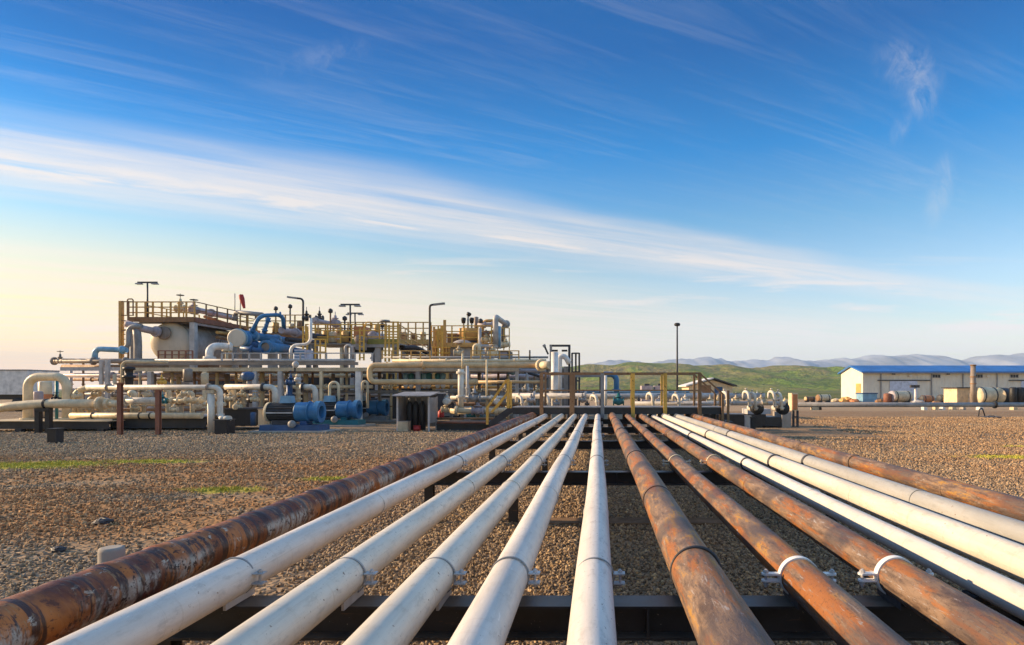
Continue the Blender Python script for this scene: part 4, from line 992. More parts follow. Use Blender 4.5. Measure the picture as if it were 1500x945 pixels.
# header and gate valves behind the catwalk
pipe('manifold_header','long white header pipe behind the catwalk',[(745,580,23.4),(1120,580,23.4)],4.2,'lightgrey',fl=[(0,.1),(0,.3),(0,.62),(0,.75),(0,.92)],n=16)
pipe('manifold_header','lower pale header pipe behind the right part of the catwalk',[(925,591,22.6),(1150,591,22.6)],3.0,'lightgrey',fl=[(0,.3),(0,.6),(0,.85)])
def hood(label,px,y0,Y,rpx,drop,mat='offwhite'):
    """swan neck spool: up from the header and over to the front, with a flanged foot"""
    r=m(rpx,Y); y0+=3; a=W(px-4,y0+drop*.45,Y+.12); b=W(px-4,y0,Y+.12); c=W(px+3.5,y0+1.5,Y-.1); d_=W(px+5.5,y0+drop,Y-.1)
    t_=thing('swan_neck_pipe',label,'pipe',d_,'swan necks behind the catwalk')
    part(t_,'pipe_run',MB().tube([a,b,c,d_],r,12,r*2.4),M[mat])
    for q in (d_+Vector((0,0,.06)),d_.lerp(c,.5)): part(t_,'flange',MB().lathe(q,(0,0,1),[(0,r*.9),(0,r*1.55),(r*.5,r*1.55),(r*.5,r*.9)],14,False,False),M[mat])
    part(t_,'vent_stub',MB().lathe(b.lerp(c,.5)+Vector((0,0,r*.8)),(0,0,1),[(0,r*.5),(r*.9,r*.5),(r,r*.8),(r*1.4,r*.8),(r*1.5,r*.2)],10),M[mat])
for i,(px_,y0,dr,lb) in enumerate(((760.5,577,24,'leftmost white swan neck pipe behind the catwalk, near the yellow steps'),(799,576,24,'white swan neck pipe just left of the tall twin white risers'),(870,576,22,'white swan neck pipe left of the blue elbow pipe'),(952,573,26,'white swan neck pipe in the middle bay of the catwalk, right of the blue elbow'),(990,575,24,'white swan neck pipe below the tall lamp post'),(1061,571,26,'white swan neck pipe behind the catwalk end stair'),(1093,570,28,'white swan neck pipe right of the end stair'),(1102,572,30,'taller white swan neck pipe second right of the end stair'),(1130,570,28,'white swan neck pipe second from the right end of the manifold'),(1140,572,30,'rightmost white swan neck pipe of the manifold'))):
    hood(lb,px_,y0,22.3,2.2,dr*.86)
for i,(px_,py_,rp,mt,lb) in enumerate(((778,586,4.0,'lightgrey','grey valve between the first two catwalk posts'),(815,592,3.2,'grey','small grey valve at the foot of the twin white risers'),(853,586,4.0,'grey','grey valve right of the second catwalk post'),(906,588,5.4,'teal','teal valve under the blue elbow pipe'),(936,590,3.4,'dark','dark valve right of the fourth catwalk post'),(966,588,3.6,'lightgrey','pale valve left of the fifth catwalk post'),(1004,587,4.0,'offwhite','off white ball valve left of the last catwalk post'),(1040,589,3.6,'cream','cream valve behind the end stair'),(1078,588,4.0,'cream','cream valve between the end stair and the right swan necks'),(1115,587,3.8,'cream','cream valve between the two pairs of right swan necks'))):
    valve(lb,px_,py_,22.9,rp,mt,axis='x',wheel=i%3!=1,wmat='dark',group='manifold valves behind the catwalk')
pipe('blue_elbow','blue elbow pipe rising above the header behind the catwalk',[(884,548.5,24.5),(903,548.5,24.5),(903,590,24.5)],4.0,'blue',bend=.35,fl=[(1,.55)],n=16)
pipe('white_stanchion_pipe','short white upright pipe beside the blue elbow pipe',[(887,598,23),(887,550,23)],2.2,'white')
t_=thing('grey_portal','dark grey steel portal frame behind the catwalk left of the blue elbow','frame',W(862,gz(25),25))
a=W(838,552.5,25); b=W(888,547,25)
part(t_,'beam',MB().box(a.x,b.x,25,25.18,a.z,b.z),M['grey'])
for qx in (842,881): x=W(qx,0,25).x; part(t_,'leg',MB().box(x-.08,x+.08,25.01,25.17,-.05,a.z-.002),M['dark'])
# twin white risers with frame
pipe('twin_riser','taller left pipe of the twin white risers at the end of the rack',[(812.5,598,23.6),(812.5,516,23.6)],5.2,'white',n=18,fl=[(0,.30),(0,.62)],fmat='grey')
pipe('twin_riser','right pipe of the twin white risers, turning back at the top',[(819.5,598,24.2),(819.5,522,24.2),(828,522,24.2),(834,533,24.2)],3.9,'white',bend=.3,n=16)
pipe('end_bulb','pale round pipe end joining the tan hairpin pipe to the twin risers',[(790,535,27.4),(806,535,26.5)],5.8,'cream',n=16,fl=[(0,.2)],fmat='cream')
t_=thing('riser_gantry','dark steel frame standing over the twin white risers','frame',W(820,gz(24.6),24.6))
for qx,mt in ((807,'grey'),(834,'dark')): part(t_,'post',MB().bar(W(qx,gz(24.6),24.6),W(qx,506,24.6),.09),M[mt])
part(t_,'beam',MB().bar(W(805,506.5,24.6),W(835.5,506.5,24.6),.08),M['dark'])
for qx in (813,827): part(t_,'clamp',MB().box(W(qx-4,0,24.6).x,W(qx+4,0,24.6).x,24.5,24.7,W(0,515,24.6).z,W(0,512.5,24.6).z),M['black'])
part(t_,'grey_panel',MB().box(W(826,0,24.9).x,W(833,0,24.9).x,24.8,25.1,.0,W(0,537,24.9).z),M['grey'])
t_=thing('valve_wrench','slanted grey lever handle sticking up left of the riser frame','lever',W(802,519,26)); part(t_,'lever_arm',MB().bar(W(803,519,26),W(798,508,26),.07),M['dark']); part(t_,'grip',MB().bar(W(798,508,26),W(796.5,505,26),.12),M['grey'])
t_=thing('ladder_rack','dark tubular ladder frame right of the twin white risers','ladder frame',W(843,gz(27),27))
for qx in (838,843.5,848.5): part(t_,'upright',MB().bar(W(qx,gz(27),27),W(qx,517,27),.075),M['dark'])
for yy in (517.5,545,558): part(t_,'rung',MB().bar(W(838,yy,27),W(848.5,yy,27),.06),M['dark'])
pipe('conduit_pole','thin dark conduit pole with a small cross arm above the rack near the risers',[(776,527,29),(776,513,29)],1.2,'dark'); 
# right skid and posts
t_=thing('black_skid','long black stepped steel skid right of the catwalk end','skid',W(1090,gz(25.5),25.5))
a=W(1030,0,25.5);b=W(1152,0,25.5)
part(t_,'skid_body',MB().box(a.x,W(1122,0,25.5).x,25.5,27,.05,W(0,607,25.5).z),M['beam']); part(t_,'skid_step',MB().box(W(1122.3,0,25.5).x,b.x-.2,25.5,27,.05,W(0,611,25.5).z),M['beam'])
part(t_,'top_beam',MB().box(W(1096,0,25.5).x,W(1130,0,25.5).x,25.6,26.6,W(0,606.9,25.5).z,W(0,599.5,25.5).z),M['lightgrey'])
part(t_,'end_block',MB().box(b.x-.19,b.x+.18,25.45,26.8,-.05,W(0,604,25.5).z),M['concrete'])
for qx in (1040,1075,1112): x=W(qx,0,25.5).x; part(t_,'skid_foot',MB().box(x-.15,x+.15,25.55,25.85,-.05,.048),M['dark'])
for qx,h,mt,lb in ((1095.5,610,'lightgrey','short pale concrete post in front of the black skid'),(1102,612,'black','short black post beside the pale post before the black skid')):
    q=W(qx,0,23.8); t_=thing('short_post',lb,'post',(q.x,23.8,0)); part(t_,'shaft',MB().box(q.x-.1,q.x+.1,23.7,23.9,-.05,W(0,h,23.8).z),M[mt]); part(t_,'cap',MB().box(q.x-.115,q.x+.115,23.68,23.92,W(0,h,23.8).z+.002,W(0,h,23.8).z+.03),M[mt])
for i,(qx,lb) in enumerate(((1106,'black end of a pipe lying on the skid below the left pair of swan necks'),(1143,'black end of a pipe lying on the skid at the right end of the manifold'),(1032,'black drum under the catwalk end stair'))):
    q=W(qx,598,24); t_=thing('blind_flange',lb,'flange',q-Vector((0,0,.2)),'black blind flanges'); part(t_,'disc',MB().lathe(q,(0,-1,0),[(0,.05),(0,.2),(.3,.2),(.32,.24),(.4,.24),(.4,.05)],18),M['black']); part(t_,'neck',MB().cyl(q+Vector((0,.002,0)),q+Vector((0,.8,0)),.13,14),M['offwhite'])
t_,a,b=block('cream_box','small cream box with orange face at the right end of the manifold','box',1160,1169,576,gz(26)-24,26,.5,'cream'); part(t_,'face_plate',MB().box(a.x+.03,b.x-.03,25.97,25.998,a.z+.03,b.z-.05),M['orange'])
t_=thing('box_stand','thin steel stand under the small cream box','stand',W(1164,gz(26),26.2)); 
for qx in (1161.5,1167.5): x=W(qx,0,26.2).x; part(t_,'leg',MB().box(x-.04,x+.04,26.1,26.18,-.05,a.z-.003),M['dark'])
part(t_,'brace',MB().bar((W(1161.5,0,26.2).x,26.22,.4),(W(1167.5,0,26.2).x,26.22,.4),.05),M['dark'])
# ---------------------------------------------------------- upper left: platform, vessel, exchangers
YP=36.0
def horizontal_vessel(name,label,x,y,Y,rpx,length,mat,headmat=None,saddles=True,cat='vessel',rings=()):
    c=W(x,y,Y); r=m(rpx,Y); t_=thing(name,label,cat,(c.x,Y,c.z-r))
    part(t_,'shell',MB().lathe(c,(0,1,0),[(0,r),(length,r)],36,True,False),M[mat])
    part(t_,'front_head',MB().lathe(c-Vector((0,.002,0)),(0,-1,0),[(0,r),(r*.07,r*.985),(r*.15,r*.9),(r*.22,r*.7),(r*.27,r*.4),(r*.285,.001)],36,True,False),M[headmat or mat])
    part(t_,'rear_head',MB().lathe(c+Vector((0,length+.002,0)),(0,1,0),[(0,r),(r*.14,r*.95),(r*.28,r*.78),(r*.38,r*.5),(r*.44,.001)],36,True,False),M[mat])
    for u in (.03,)+tuple(rings): part(t_,'seam_ring',MB().torus(c+Vector((0,length*u,0)),(0,1,0),r,.035,36,6),M[mat])
    if saddles:
        for u in (.12,.85): part(t_,'saddle',MB().box(c.x-r*.75,c.x+r*.75,Y+length*u-.15,Y+length*u+.15,0 if saddles is True else saddles,c.z-r*.55),M['concrete' if saddles is True else 'grey'])
    return t_,c,r
t_,vc,vr=horizontal_vessel('process_vessel','big pale horizontal vessel with domed end under the upper left platform',250,501,YP+.6,29,7.5,'lightgrey','vessel',True,rings=(.3,.62))
# worn two-character plant mark on the flank of the vessel
def letters(parent,text,loc,rot,size,mat,name='lettering'):
    cu=bpy.data.curves.new(name,'FONT'); cu.body=text; cu.size=size; cu.extrude=.006; cu.align_x='CENTER'
    o=bpy.data.objects.new('tmp',cu); COL.objects.link(o); dg=bpy.context.evaluated_depsgraph_get()
    me=bpy.data.meshes.new_from_object(o.evaluated_get(dg)); bpy.data.objects.remove(o); me.materials.clear(); me.materials.append(mat)
    mt=Matrix.Translation(Vector(loc)-root_of(parent))@rot; me.transform(mt)
    ob=bpy.data.objects.new(name,me); COL.objects.link(ob); ob.parent=parent; return ob
# mark sits on the +X flank facing the viewer's side
letters(t_,'2A',(vc.x+vr*.985,YP+3.6,vc.z+.02),Matrix.Rotation(PI/2,4,'Z')@Matrix.Rotation(PI/2,4,'X'),.75,M['white'])
# upper platform
t_=thing('upper_platform','upper left steel platform with rust yellow railings above the big vessel','platform',W(230,gz(YP),YP))
xa=W(188,0,YP).x; xb=W(285,0,YP).x; zd=W(0,466,YP).z; dp=6.4
part(t_,'deck',MB().box(xa,xb,YP,YP+dp,zd-.05,zd),M['greybrown'])
part(t_,'fascia',MB().box(xa,xb,YP-.05,YP-.002,zd-.22,zd+.06),M['brown']); part(t_,'fascia',MB().box(xb+.002,xb+.05,YP,YP+dp,zd-.22,zd+.06),M['redrust'])
for u in (.12,.45,.78): part(t_,'joist',MB().box(xa+.05,xb-.05,YP+dp*u,YP+dp*u+.12,zd-.24,zd-.052),M['grey'])
for (x,y) in ((xb-.12,YP+.05),(xb-.12,YP+4.2)): part(t_,'column',MB().box(x-.14,x+.14,y-.1,y+.2,-.05,zd-.25),M['lightgrey'])
for (x,y) in ((xa+.35,YP+.05),): part(t_,'column',MB().box(x-.2,x+.2,y-.1,y+.2,-.05,zd-.25),M['grey'])
part(t_,'bracing',MB().bar((xb-.12,YP+.3,zd-.3),(xb-.12,YP+4.1,zd-.3),.12),M['lilac'])
rh=m(24,YP)
px_front=[188,200,213,224,237,250,262,273,285]
rails(t_,[Vector((W(q,0,YP).x,YP,zd)) for q in px_front],rh,M['amber'],3,.075)
rails(t_,[Vector((xb,YP+dp*k/6,zd)) for k in range(1,7)],rh,M['brown'],3,.06)
part(t_,'rail',MB().bar((xb,YP,zd+rh),(xb,YP+dp/6,zd+rh),.05),M['brown']); part(t_,'rail',MB().bar((xb,YP,zd+rh*.5),(xb,YP+dp/6,zd+rh*.5),.05),M['brown'])
rails(t_,[Vector((xa,YP+dp*k/4,zd)) for k in range(1,5)],rh,M['yellow'],2,.06)
t_=thing('ladder_tower','tall yellow ladder cage at the left end of the upper platform','ladder tower',W(182,gz(YP),YP-.6))
for qx in (176.5,188): part(t_,'upright',MB().bar(W(qx,gz(YP-.6),YP-.6),W(qx,441,YP-.6),.13 if qx<180 else .08),M['amber' if qx<180 else 'brown'])
part(t_,'upright',MB().bar(W(178.5,gz(YP),YP+.4),W(178.5,441,YP+.4),.2,.1),M['amber'])
for yy in range(476,528,7): part(t_,'rung',MB().bar(W(177,yy,YP-.6),W(188,yy,YP-.6),.045),M['yellow'])
for yy in (442,462,470,484): part(t_,'hoop',MB().bar(W(176.5,yy,YP-.6),W(196,yy,YP-.6),.05),M['brown'])
part(t_,'gate_loop',MB().tube([W(186.5,462,YP-.6),W(186.5,438,YP-.6),W(195,438,YP-.6),W(195,462,YP-.6)],.035,8,.1),M['brown'])
lamp_T('two-armed floodlight mast rising from the upper left platform',216,415,466,YP+1.2,14.5)
pipe('platform_pipe','grey pipe on the upper left platform running back beside its right railing',[(282,455,YP+.9),(283,453,YP+1.2),(344,466,YP+6.8)],4.2,'lilac',fl=[(0,.5),(1,.4)],n=14)
valve('cream valve with pointed top at the front corner of the upper left platform',264,452,YP+.7,4.6,'cream',wmat='dark',tall=1.6)
valve('grey round valve on the corner of the upper left platform',284,454,YP+.6,5,'lilac',axis='y',wmat='dark')
pipe('nozzle_pipe','blue grey duct sloping from the vessel top to the left below the platform',[(184,474,YP-1.2),(206,481,YP-1.0),(234,487,YP+.2),(243,486,YP+1)],5.2,'lilac',bend=.5,fl=[(1,.8)],n=16)
pipe('nozzle_pipe','grey pipe dropping from the duct at the left of the big vessel',[(200,482,YP-1),(202,500,YP-1),(202,gz(YP-1)-4,YP-1)],5.2,'grey',bend=.3,n=14)
pipe('nozzle_pipe','slim grey pipe beside the yellow ladder, turning left at mid height',[(208,478,YP-1.6),(188,478,YP-1.6),(188,508,YP-1.6),(176,512,YP-1.6)],3.4,'grey',bend=.35,n=12)
t_=thing('vessel_manhole','round manhole flange on the upper left of the big vessel','manhole',W(241,488,YP+.2)); q=W(241,488,YP+.2)
part(t_,'neck',MB().lathe(q+Vector((0,.5,0)),(0,-1,0),[(0,.28),(.5,.28)],20),M['lightgrey']); part(t_,'cover',MB().lathe(q+Vector((0,-.002,0)),(0,-1,0),[(0,.1),(0,.38),(.08,.38),(.1,.3),(.1,.05)],20),M['greybrown'])
pipe('blue_spout','pale blue pipe bent down at its left end above the header end',[(139,528,31),(139,511,31),(186,513,31)],3.8,'paleblue',bend=.42,fl=[(0,.15),(1,.85)],n=16)
t_,a,b=block('crate_stack','brown crate stacked low under the upper platform beside the vessel','crate',287,305,513,gz(YP+3),YP+3,1.2,'brown'); part(t_,'lid',MB().box(a.x-.04,b.x+.04,YP+2.96,YP+4.24,b.z+.002,b.z+.07),M['lilac'])
pipe('white_elbow','thick white elbow pipe between the big vessel and the cream ended blue exchanger',[(307,527,33),(307,507,33),(340,508,33.6)],5.4,'white',bend=.55,fl=[(0,.12),(1,.93)],n=18)
t_=thing('tan_hatch_valve','tan flat topped valve stand below the cream exchanger end','valve',W(332,528,31)); part(t_,'stem',MB().cyl(W(332,530,31),W(332,515,31),.07,10),M['sand']); part(t_,'handwheel',MB().lathe(W(332,515,31),(0,0,1),[(0,.05),(0,.2),(.05,.22),(.08,.2),(.08,.05)],16),M['sand'])
# windsock and antenna
a=W(352,468,44); t_=thing('windsock','red windsock hanging on a thin pole above the blue exchangers','windsock',a); part(t_,'pole',MB().cyl(a,W(352,431,44),.035,8),M['grey']); part(t_,'sock',MB().lathe(W(353,432,44),W(357.5,450,44)-W(353,432,44),[(0,.14),(.25,.17),(.6,.13),(.95,.08)],14,True,False),M['red'])
a=W(344,466,42); t_=thing('antenna','thin antenna mast left of the red windsock','antenna',a); part(t_,'mast',MB().cyl(a,W(344,430,42),.03,8),M['grey']); part(t_,'base_plate',MB().box(a.x-.2,a.x+.2,41.8,42.2,a.z-.05,a.z-.002),M['grey'])
# exchangers
t_=thing('heat_exchanger','large blue heat exchanger with flat cream round end facing the viewer','heat exchanger',W(347.5,510,33.5)); c1=W(347.5,495.5,33.5); r1=m(13.2,33.5)
part(t_,'end_cover',MB().lathe(c1-Vector((0,.12,0)),(0,1,0),[(0,.01),(0,r1*.9),(.03,r1),(.12,r1),(.12,.01)],40,False,False),M['vessel'])
part(t_,'end_flange',MB().lathe(c1+Vector((0,.002,0)),(0,1,0),[(0,r1*.5),(0,r1*1.08),(.12,r1*1.08),(.12,r1*.5)],40,False,False),M['paleblue'])
part(t_,'channel',MB().lathe(c1+Vector((0,.122,0)),(0,1,0),[(0,r1*.93),(.5,r1*.93),(.75,r1*.7),(.9,r1*.3)],36),M['blue'])
for k,(dz_,rr_,mt) in enumerate(((.24,.24,'blue'),(-.27,.20,'deepblue'))):
    q=c1+Vector((.10*k,.6,dz_)); part(t_,'shell',MB().cyl(q,q+Vector((0,8.6-3*k,0)),rr_,24),M[mt])
    for u in (.9,3.4): part(t_,'shell_flange',MB().lathe(q+Vector((0,u,0)),(0,1,0),[(0,rr_*.99),(0,rr_*1.3),(.14,rr_*1.3),(.14,rr_*.99)],24,False,False),M['paleblue' if k==0 else 'blue'])
for u in (1.6,5.2): part(t_,'saddle',MB().box(c1.x-.26,c1.x+.34,33.5+u,33.75+u,-.05,c1.z-.44),M['grey'])
t_=thing('heat_exchanger','smaller blue ring ended exchanger lower right of the flat cream round end','heat exchanger',W(389.5,518,33)); c2=W(389.5,508.5,33); r2=m(8.5,33)
part(t_,'end_flange',MB().lathe(c2-Vector((0,.1,0)),(0,1,0),[(.2,r2*.75),(0,r2*.78),(0,r2*1.2),(.2,r2*1.22),(.2,r2*.98)],32,False,False),M['blue'])
part(t_,'end_cover',MB().lathe(c2,(0,1,0),[(0,.01),(0,r2*.74),(.06,r2*.74),(.06,.01)],28,False,False),M['greybrown'])
part(t_,'shell',MB().cyl(c2+Vector((0,.102,0)),c2+Vector((0,2.2,0)),r2*.95,28),M['blue']); part(t_,'rear_shell',MB().cyl(c2+Vector((0,2.202,0)),c2+Vector((0,5,0)),r2*.6,20),M['deepblue'])
for u in (.6,1.8): part(t_,'saddle',MB().box(c2.x-.22,c2.x+.22,33+u,33.2+u,-.05,c2.z-r2*.7),M['grey'])
pipe('exchanger_pipe','blue goose neck pipe climbing from the cream ended exchanger, its left leg leaning',[(368,488,34.6),(380,462.5,34.6),(414,461,35.2),(416,484,35.8)],2.9,'blue',bend=.32,fl=[(0,.15),(1,.9)],n=16)
pipe('exchanger_pipe','second shorter blue leg behind the goose neck pipe',[(386,488,36),(394,465,36)],2.9,'blue',fl=[(0,.2),(0,.8)],n=16)
pipe('exchanger_pipe','grey arch pipe behind the blue goose neck, running left to the antenna',[(343,470,40),(345,457,40),(384,461,38)],3.2,'grey',bend=.5,n=14)
pipe('exchanger_pipe','long lilac grey pipe running back right from the goose neck',[(412,484,35.6),(460,492,40),(500,498,44)],4.6,'lilac',bend=.5,fl=[(0,.4)],n=16)
pipe('exchanger_pipe','dark pipe under the long lilac grey pipe, right of the goose neck',[(420,497,36),(468,502,40)],3.4,'dark',n=14)
pipe('exchanger_pipe','blue branch pipe low between the two exchangers',[(353,510,32.6),(384,514,32.6)],3.6,'deepblue',fl=[(0,.5)],n=14)
pipe('exchanger_pipe','blue curved branch right of the smaller exchanger',[(399,499,34),(412,504,35),(417,520,35)],4.4,'blue',bend=.4,n=14)
pipe('zigzag_pipe','slim white zigzag pipe right of the blue exchangers',[(426,526,31.5),(426,506,31.5),(455,504,31.5),(455,466,31.5)],2.3,'white',bend=.3,n=12)
t_,a,b=block('blue_striped_drum','blue and white striped box right of the smaller exchanger','box',431,446,512,527,32,1,'bluewhite')
for k in range(3): 
    zz_=a.z+(b.z-a.z)*(.2+.28*k); part(t_,'stripe',MB().box(a.x-.004,b.x+.004,31.99,32.0-.002,zz_,zz_+.06),M['blue'])
lamp_arm('single arm street lamp above the blue exchangers',444,438,500,38,-12,-1.5)
# middle upper cluster
t_=thing('yellow_cage','small yellow safety cage standing on the rack right of the exchangers','ladder cage',W(470,530,31))
for qx in (462,469,477): part(t_,'upright',MB().bar(W(qx,530,31),W(qx,496,31),.06),M['yellow']); part(t_,'upright',MB().bar(W(qx,530,31.7),W(qx,496,31.7),.06),M['yellow'])
for yy in (497,506,516): part(t_,'hoop',MB().bar(W(461,yy,31),W(478,yy,31),.07),M['yellow'])
t_=thing('middle_platform','middle upper platform with olive edge and yellow railing behind the pumps','platform',W(540,gz(35),35))
xa=W(448,0,35).x; xb=W(585,0,35).x; zd=W(0,503,35).z
part(t_,'deck',MB().box(xa,xb,35,38,zd-.05,zd),M['grey']); part(t_,'fascia',MB().box(W(516,0,35).x,xb,34.94,34.998,zd-.05,W(0,496.5,35).z),M['olive']); part(t_,'fascia',MB().box(W(516,0,35).x,xb,34.96,34.998,zd-.22,zd-.052),M['lightgrey'])
for qx,mt,wd in ((499.5,'cream',.14),(515,'lightgrey',.2),(553,'lightgrey',.3),(580,'grey',.2)): x=W(qx,0,35).x; part(t_,'column',MB().box(x-wd/2,x+wd/2,34.9+.12,35.1+.12,-.05,zd-.23),M[mt])
part(t_,'bracing',MB().bar(W(543,526,35.1),W(552,510,35.1),.08),M['lightgrey'])
rails(t_,[Vector((W(q,0,35).x,35,zd)) for q in (448,462,480,499,515,534,556,566)],W(0,475,35).z-zd,M['yellow'],3,.07)
rails(t_,[Vector((W(q,0,38).x,37.9,zd)) for q in (452,470,490,510,530)],1.1,M['amber'],2,.07)
t_=thing('ladder_cage','tall double yellow ladder cage at the right end of the middle platform','ladder cage',W(574,gz(34),34.2))
for qx in (564.5,570,576,583): part(t_,'upright',MB().bar(W(qx,530,34.2),W(qx,471 if qx>570 else 476,34.2),.085),M['yellow'])
for yy in (472,478,486,494,502): part(t_,'hoop',MB().bar(W(564 if yy>477 else 572,yy,34.2),W(584,yy,34.2),.07),M['yellow'])
for qx in (567,580): part(t_,'leg',MB().bar(W(qx,gz(34.2),34.25),W(qx,530,34.25),.085),M['yellow'])
t_=thing('lamp_shield','flat grey lamp shade on top of the tall yellow ladder cage','lamp',W(564,474,34.2)); part(t_,'shade',MB().lathe(W(564,471,34.2),(0,0,1),[(0,.3),(.08,.22),(.1,.05)],14),M['grey']); part(t_,'stem',MB().cyl(W(566,478,34.2),W(565,471.2,34.2),.03,8),M['grey'])
lamp_T('taller two-armed floodlight mast above the middle platform',513,447.5,500,36,14)
lamp_T('lower two-armed floodlight mast right behind the taller one on the middle platform',520,460,500,42,11)
pipe('sloping_pipe','dark grey pipe sloping back to the right above the middle platform',[(458,469,34),(495,476,38)],3.4,'lilac',fl=[(0,.1),(0,.9)],n=14)
pipe('sloping_pipe','dark pipe under the sloping lilac pipe at the middle platform',[(452,492,34.5),(478,494,36)],4,'dark',n=14)
valve('black topped valve left on the middle platform, beside the street lamp',449,466,37,3.6,'dark',tall=1.5,wheel=False)
valve('black topped valve on the dark sloping pipe of the middle platform',468,466,35.5,3.6,'dark',tall=1.5,wheel=False)
valve('pale lilac vessel end valve on the middle platform below the floodlights',491,473,37,5,'lilac',axis='y',wheel=False)
t_,a,b=block('orange_cabinet','orange cabinet on the middle platform behind the railing','cabinet',518,533,478,503,36,.8,'orange'); part(t_,'door',MB().box(a.x+.06,b.x-.06,35.97,35.998,a.z+.1,b.z-.1),M['orange'])
for qx,qy,mt,lb in ((478,484,'amber','amber drum on the left of the middle platform'),(487,486,'cream','cream drum on the middle platform below the lilac valve'),(506,485,'amber','amber drum just left of the tall floodlight mast')): upright_tank('drum',lb,'drum',qx,qy,503,36,5.4,mt,'brown')
t_,c3,r3=horizontal_vessel('lilac_drum','lilac grey lying drum at the right of the middle platform',545,492,35.8,6.5,1.8,'lilac',None,False,'drum')
part(t_,'cradle',MB().box(c3.x-.22,c3.x+.22,36,36.9,zd+.002,c3.z-r3*.8),M['olive'])
t_,c3,r3=horizontal_vessel('lilac_drum','grey brown lying drum left of the lilac one under the orange cabinet',525,497,34.0,5.5,.85,'greybrown',None,False,'drum')
part(t_,'cradle',MB().box(c3.x-.2,c3.x+.2,34.1,34.7,c3.z-r3-.35,c3.z-r3*.8),M['grey'])
pipe('dark_duct','dark duct running level under the middle platform',[(518,512,36.3),(560,512,36.3)],5.5,'dark',n=14)
pipe('ring_pipe','pale grey green hose arch under the left of the middle platform',[(508,526,34),(505,506,34),(516,506,34),(518,526,34)],2,'lightgrey',bend=.3)
# sloping stair rail between platforms
t_=thing('stepped_railing','long yellow brown railing descending back between the middle and right platforms','railing',W(600,gz(36),36))
pts=[Vector((W(585+8.6*k,0,36+.9*k).x,36+.9*k,zd-.14*k)) for k in range(7)]
rails(t_,pts,1.15,M['amber'],3,.05)
part(t_,'walkway_plate',MB().bar(pts[0]+Vector((0,.4,-.08)),pts[-1]+Vector((0,.4,-.08)),.8,.1),M['dark'])
for k in (1,4): part(t_,'leg',MB().bar(Vector((pts[k].x,pts[k].y+.4,-.05)),pts[k]+Vector((0,.4,-.14)),.15),M['grey'])
pipe('dark_duct','dark bent duct under the descending railing',[(590,510,36),(610,508,37),(626,518,37.5)],3.2,'dark',bend=.5,n=12)
# right upper platform
YT=34.0
t_=thing('tank_platform','right upper platform with yellow railing carrying the tan tank','platform',W(690,gz(YT),YT))
xa=W(632,0,YT).x; xb=W(722,0,YT).x; zd=W(0,503,YT).z
part(t_,'deck',MB().box(xa,xb,YT,YT+3,zd-.1,zd),M['greybrown']); part(t_,'fascia',MB().box(xa,xb,YT-.05,YT-.002,zd-.2,zd+.03),M['amber'])
for qx,wd in ((637,.3),(652,.3),(700,.14),(716,.2)): x=W(qx,0,YT).x; part(t_,'column',MB().box(x-wd/2,x+wd/2,YT+.05,YT+.25,-.05,zd-.21),M['amber'])
rails(t_,[Vector((W(q,0,YT).x,YT,zd)) for q in (632,646,662,680,700,720)],W(0,477,YT).z-zd,M['yellow'],3,.06)
part(t_,'stanchion',MB().box(W(650,0,YT).x,W(654,0,YT).x,YT-.12,YT+.0-.06,zd-.2,W(0,469,YT).z),M['amber'])
part(t_,'stanchion',MB().box(W(635,0,YT).x,W(638,0,YT).x,YT-.12,YT+.0-.06,zd-.2,W(0,479,YT).z),M['amber'])
upright_tank('tan_tank','squat tan tank on the right upper platform','tank',687,481.5,503,YT+1.2,14.5,'amber',None,28,False)
for i,(qx,y0,lb) in enumerate(((679,471,'left black vent cap on the squat tan tank'),(685.5,463,'tallest black vent with tilted cap on the squat tan tank'),(691,471,'right black vent cap on the squat tan tank'))):
    a=W(qx,481.4,YT+1.2); b=W(qx,y0,YT+1.2); t_=thing('vent',lb,'vent',a,'vents on the tan tank'); part(t_,'stem',MB().cyl(a,b,.05,8),M['grey'])
    part(t_,'cap',MB().lathe(b+Vector((0,0,.002)),(.5 if i==1 else 0,0,1),[(-.1 if i!=1 else 0,.1),(.12,.14),(.2,.12),(.22,.03)],12),M['black'])
upright_tank('grey_pot','grey valve pot behind the squat tan tank on the platform','pot',697.5,464,503,YT+2,3.4,'greybrown')
pipe('crossover_pipe','cream pipe bridging from the tan tank to the tall grey duct',[(700,476,YT+1),(726,476,YT+1)],3.0,'lilac',fl=[(0,.4),(0,.8)],n=12)
pipe('crossover_pipe','tan pipe below the bridge pipe beside the tall grey duct',[(702,487,YT+1),(722,487,YT+1)],2.6,'grey',fl=[(0,.5)],n=12)
pipe('crossover_pipe','brown braced pipe low beside the tall grey duct',[(703,496,YT+1),(722,496,YT+1)],3.2,'brown',fl=[(0,.3),(0,.7)],n=12)
pipe('tall_duct','tall grey duct on the right upper platform whose top leg runs back right',[(726,506,YT),(726,464,YT),(743,476,YT+3)],4.0,'lightgrey',bend=.2,n=14,fl=[(1,.9)])
pipe('tall_duct','teal grey vertical duct right of the tall grey duct',[(731,508,YT+1),(731,478,YT+1)],2.8,'paleblue',n=12)
pipe('tall_duct','grey vertical duct at the right edge of the right upper platform',[(737,510,YT+2),(737,476,YT+2),(743,472,YT+3)],3.0,'greybrown',n=12)
pipe('descending_pipe','cream pipe dropping from the tan tank and turning under the tall grey duct',[(703,481,YT-.6),(703,507,YT-.6),(706,507,YT-.6),(722,507,YT-.6),(729,509,YT-.6)],2.6,'lightgrey',bend=.2,n=12)
pipe('descending_pipe','thick cream swan pipe under the right upper platform',[(695,526,YT-1),(695,506,YT-1),(702,506,YT-1),(702,526,YT-1)],3.0,'cream',bend=.3,n=14)
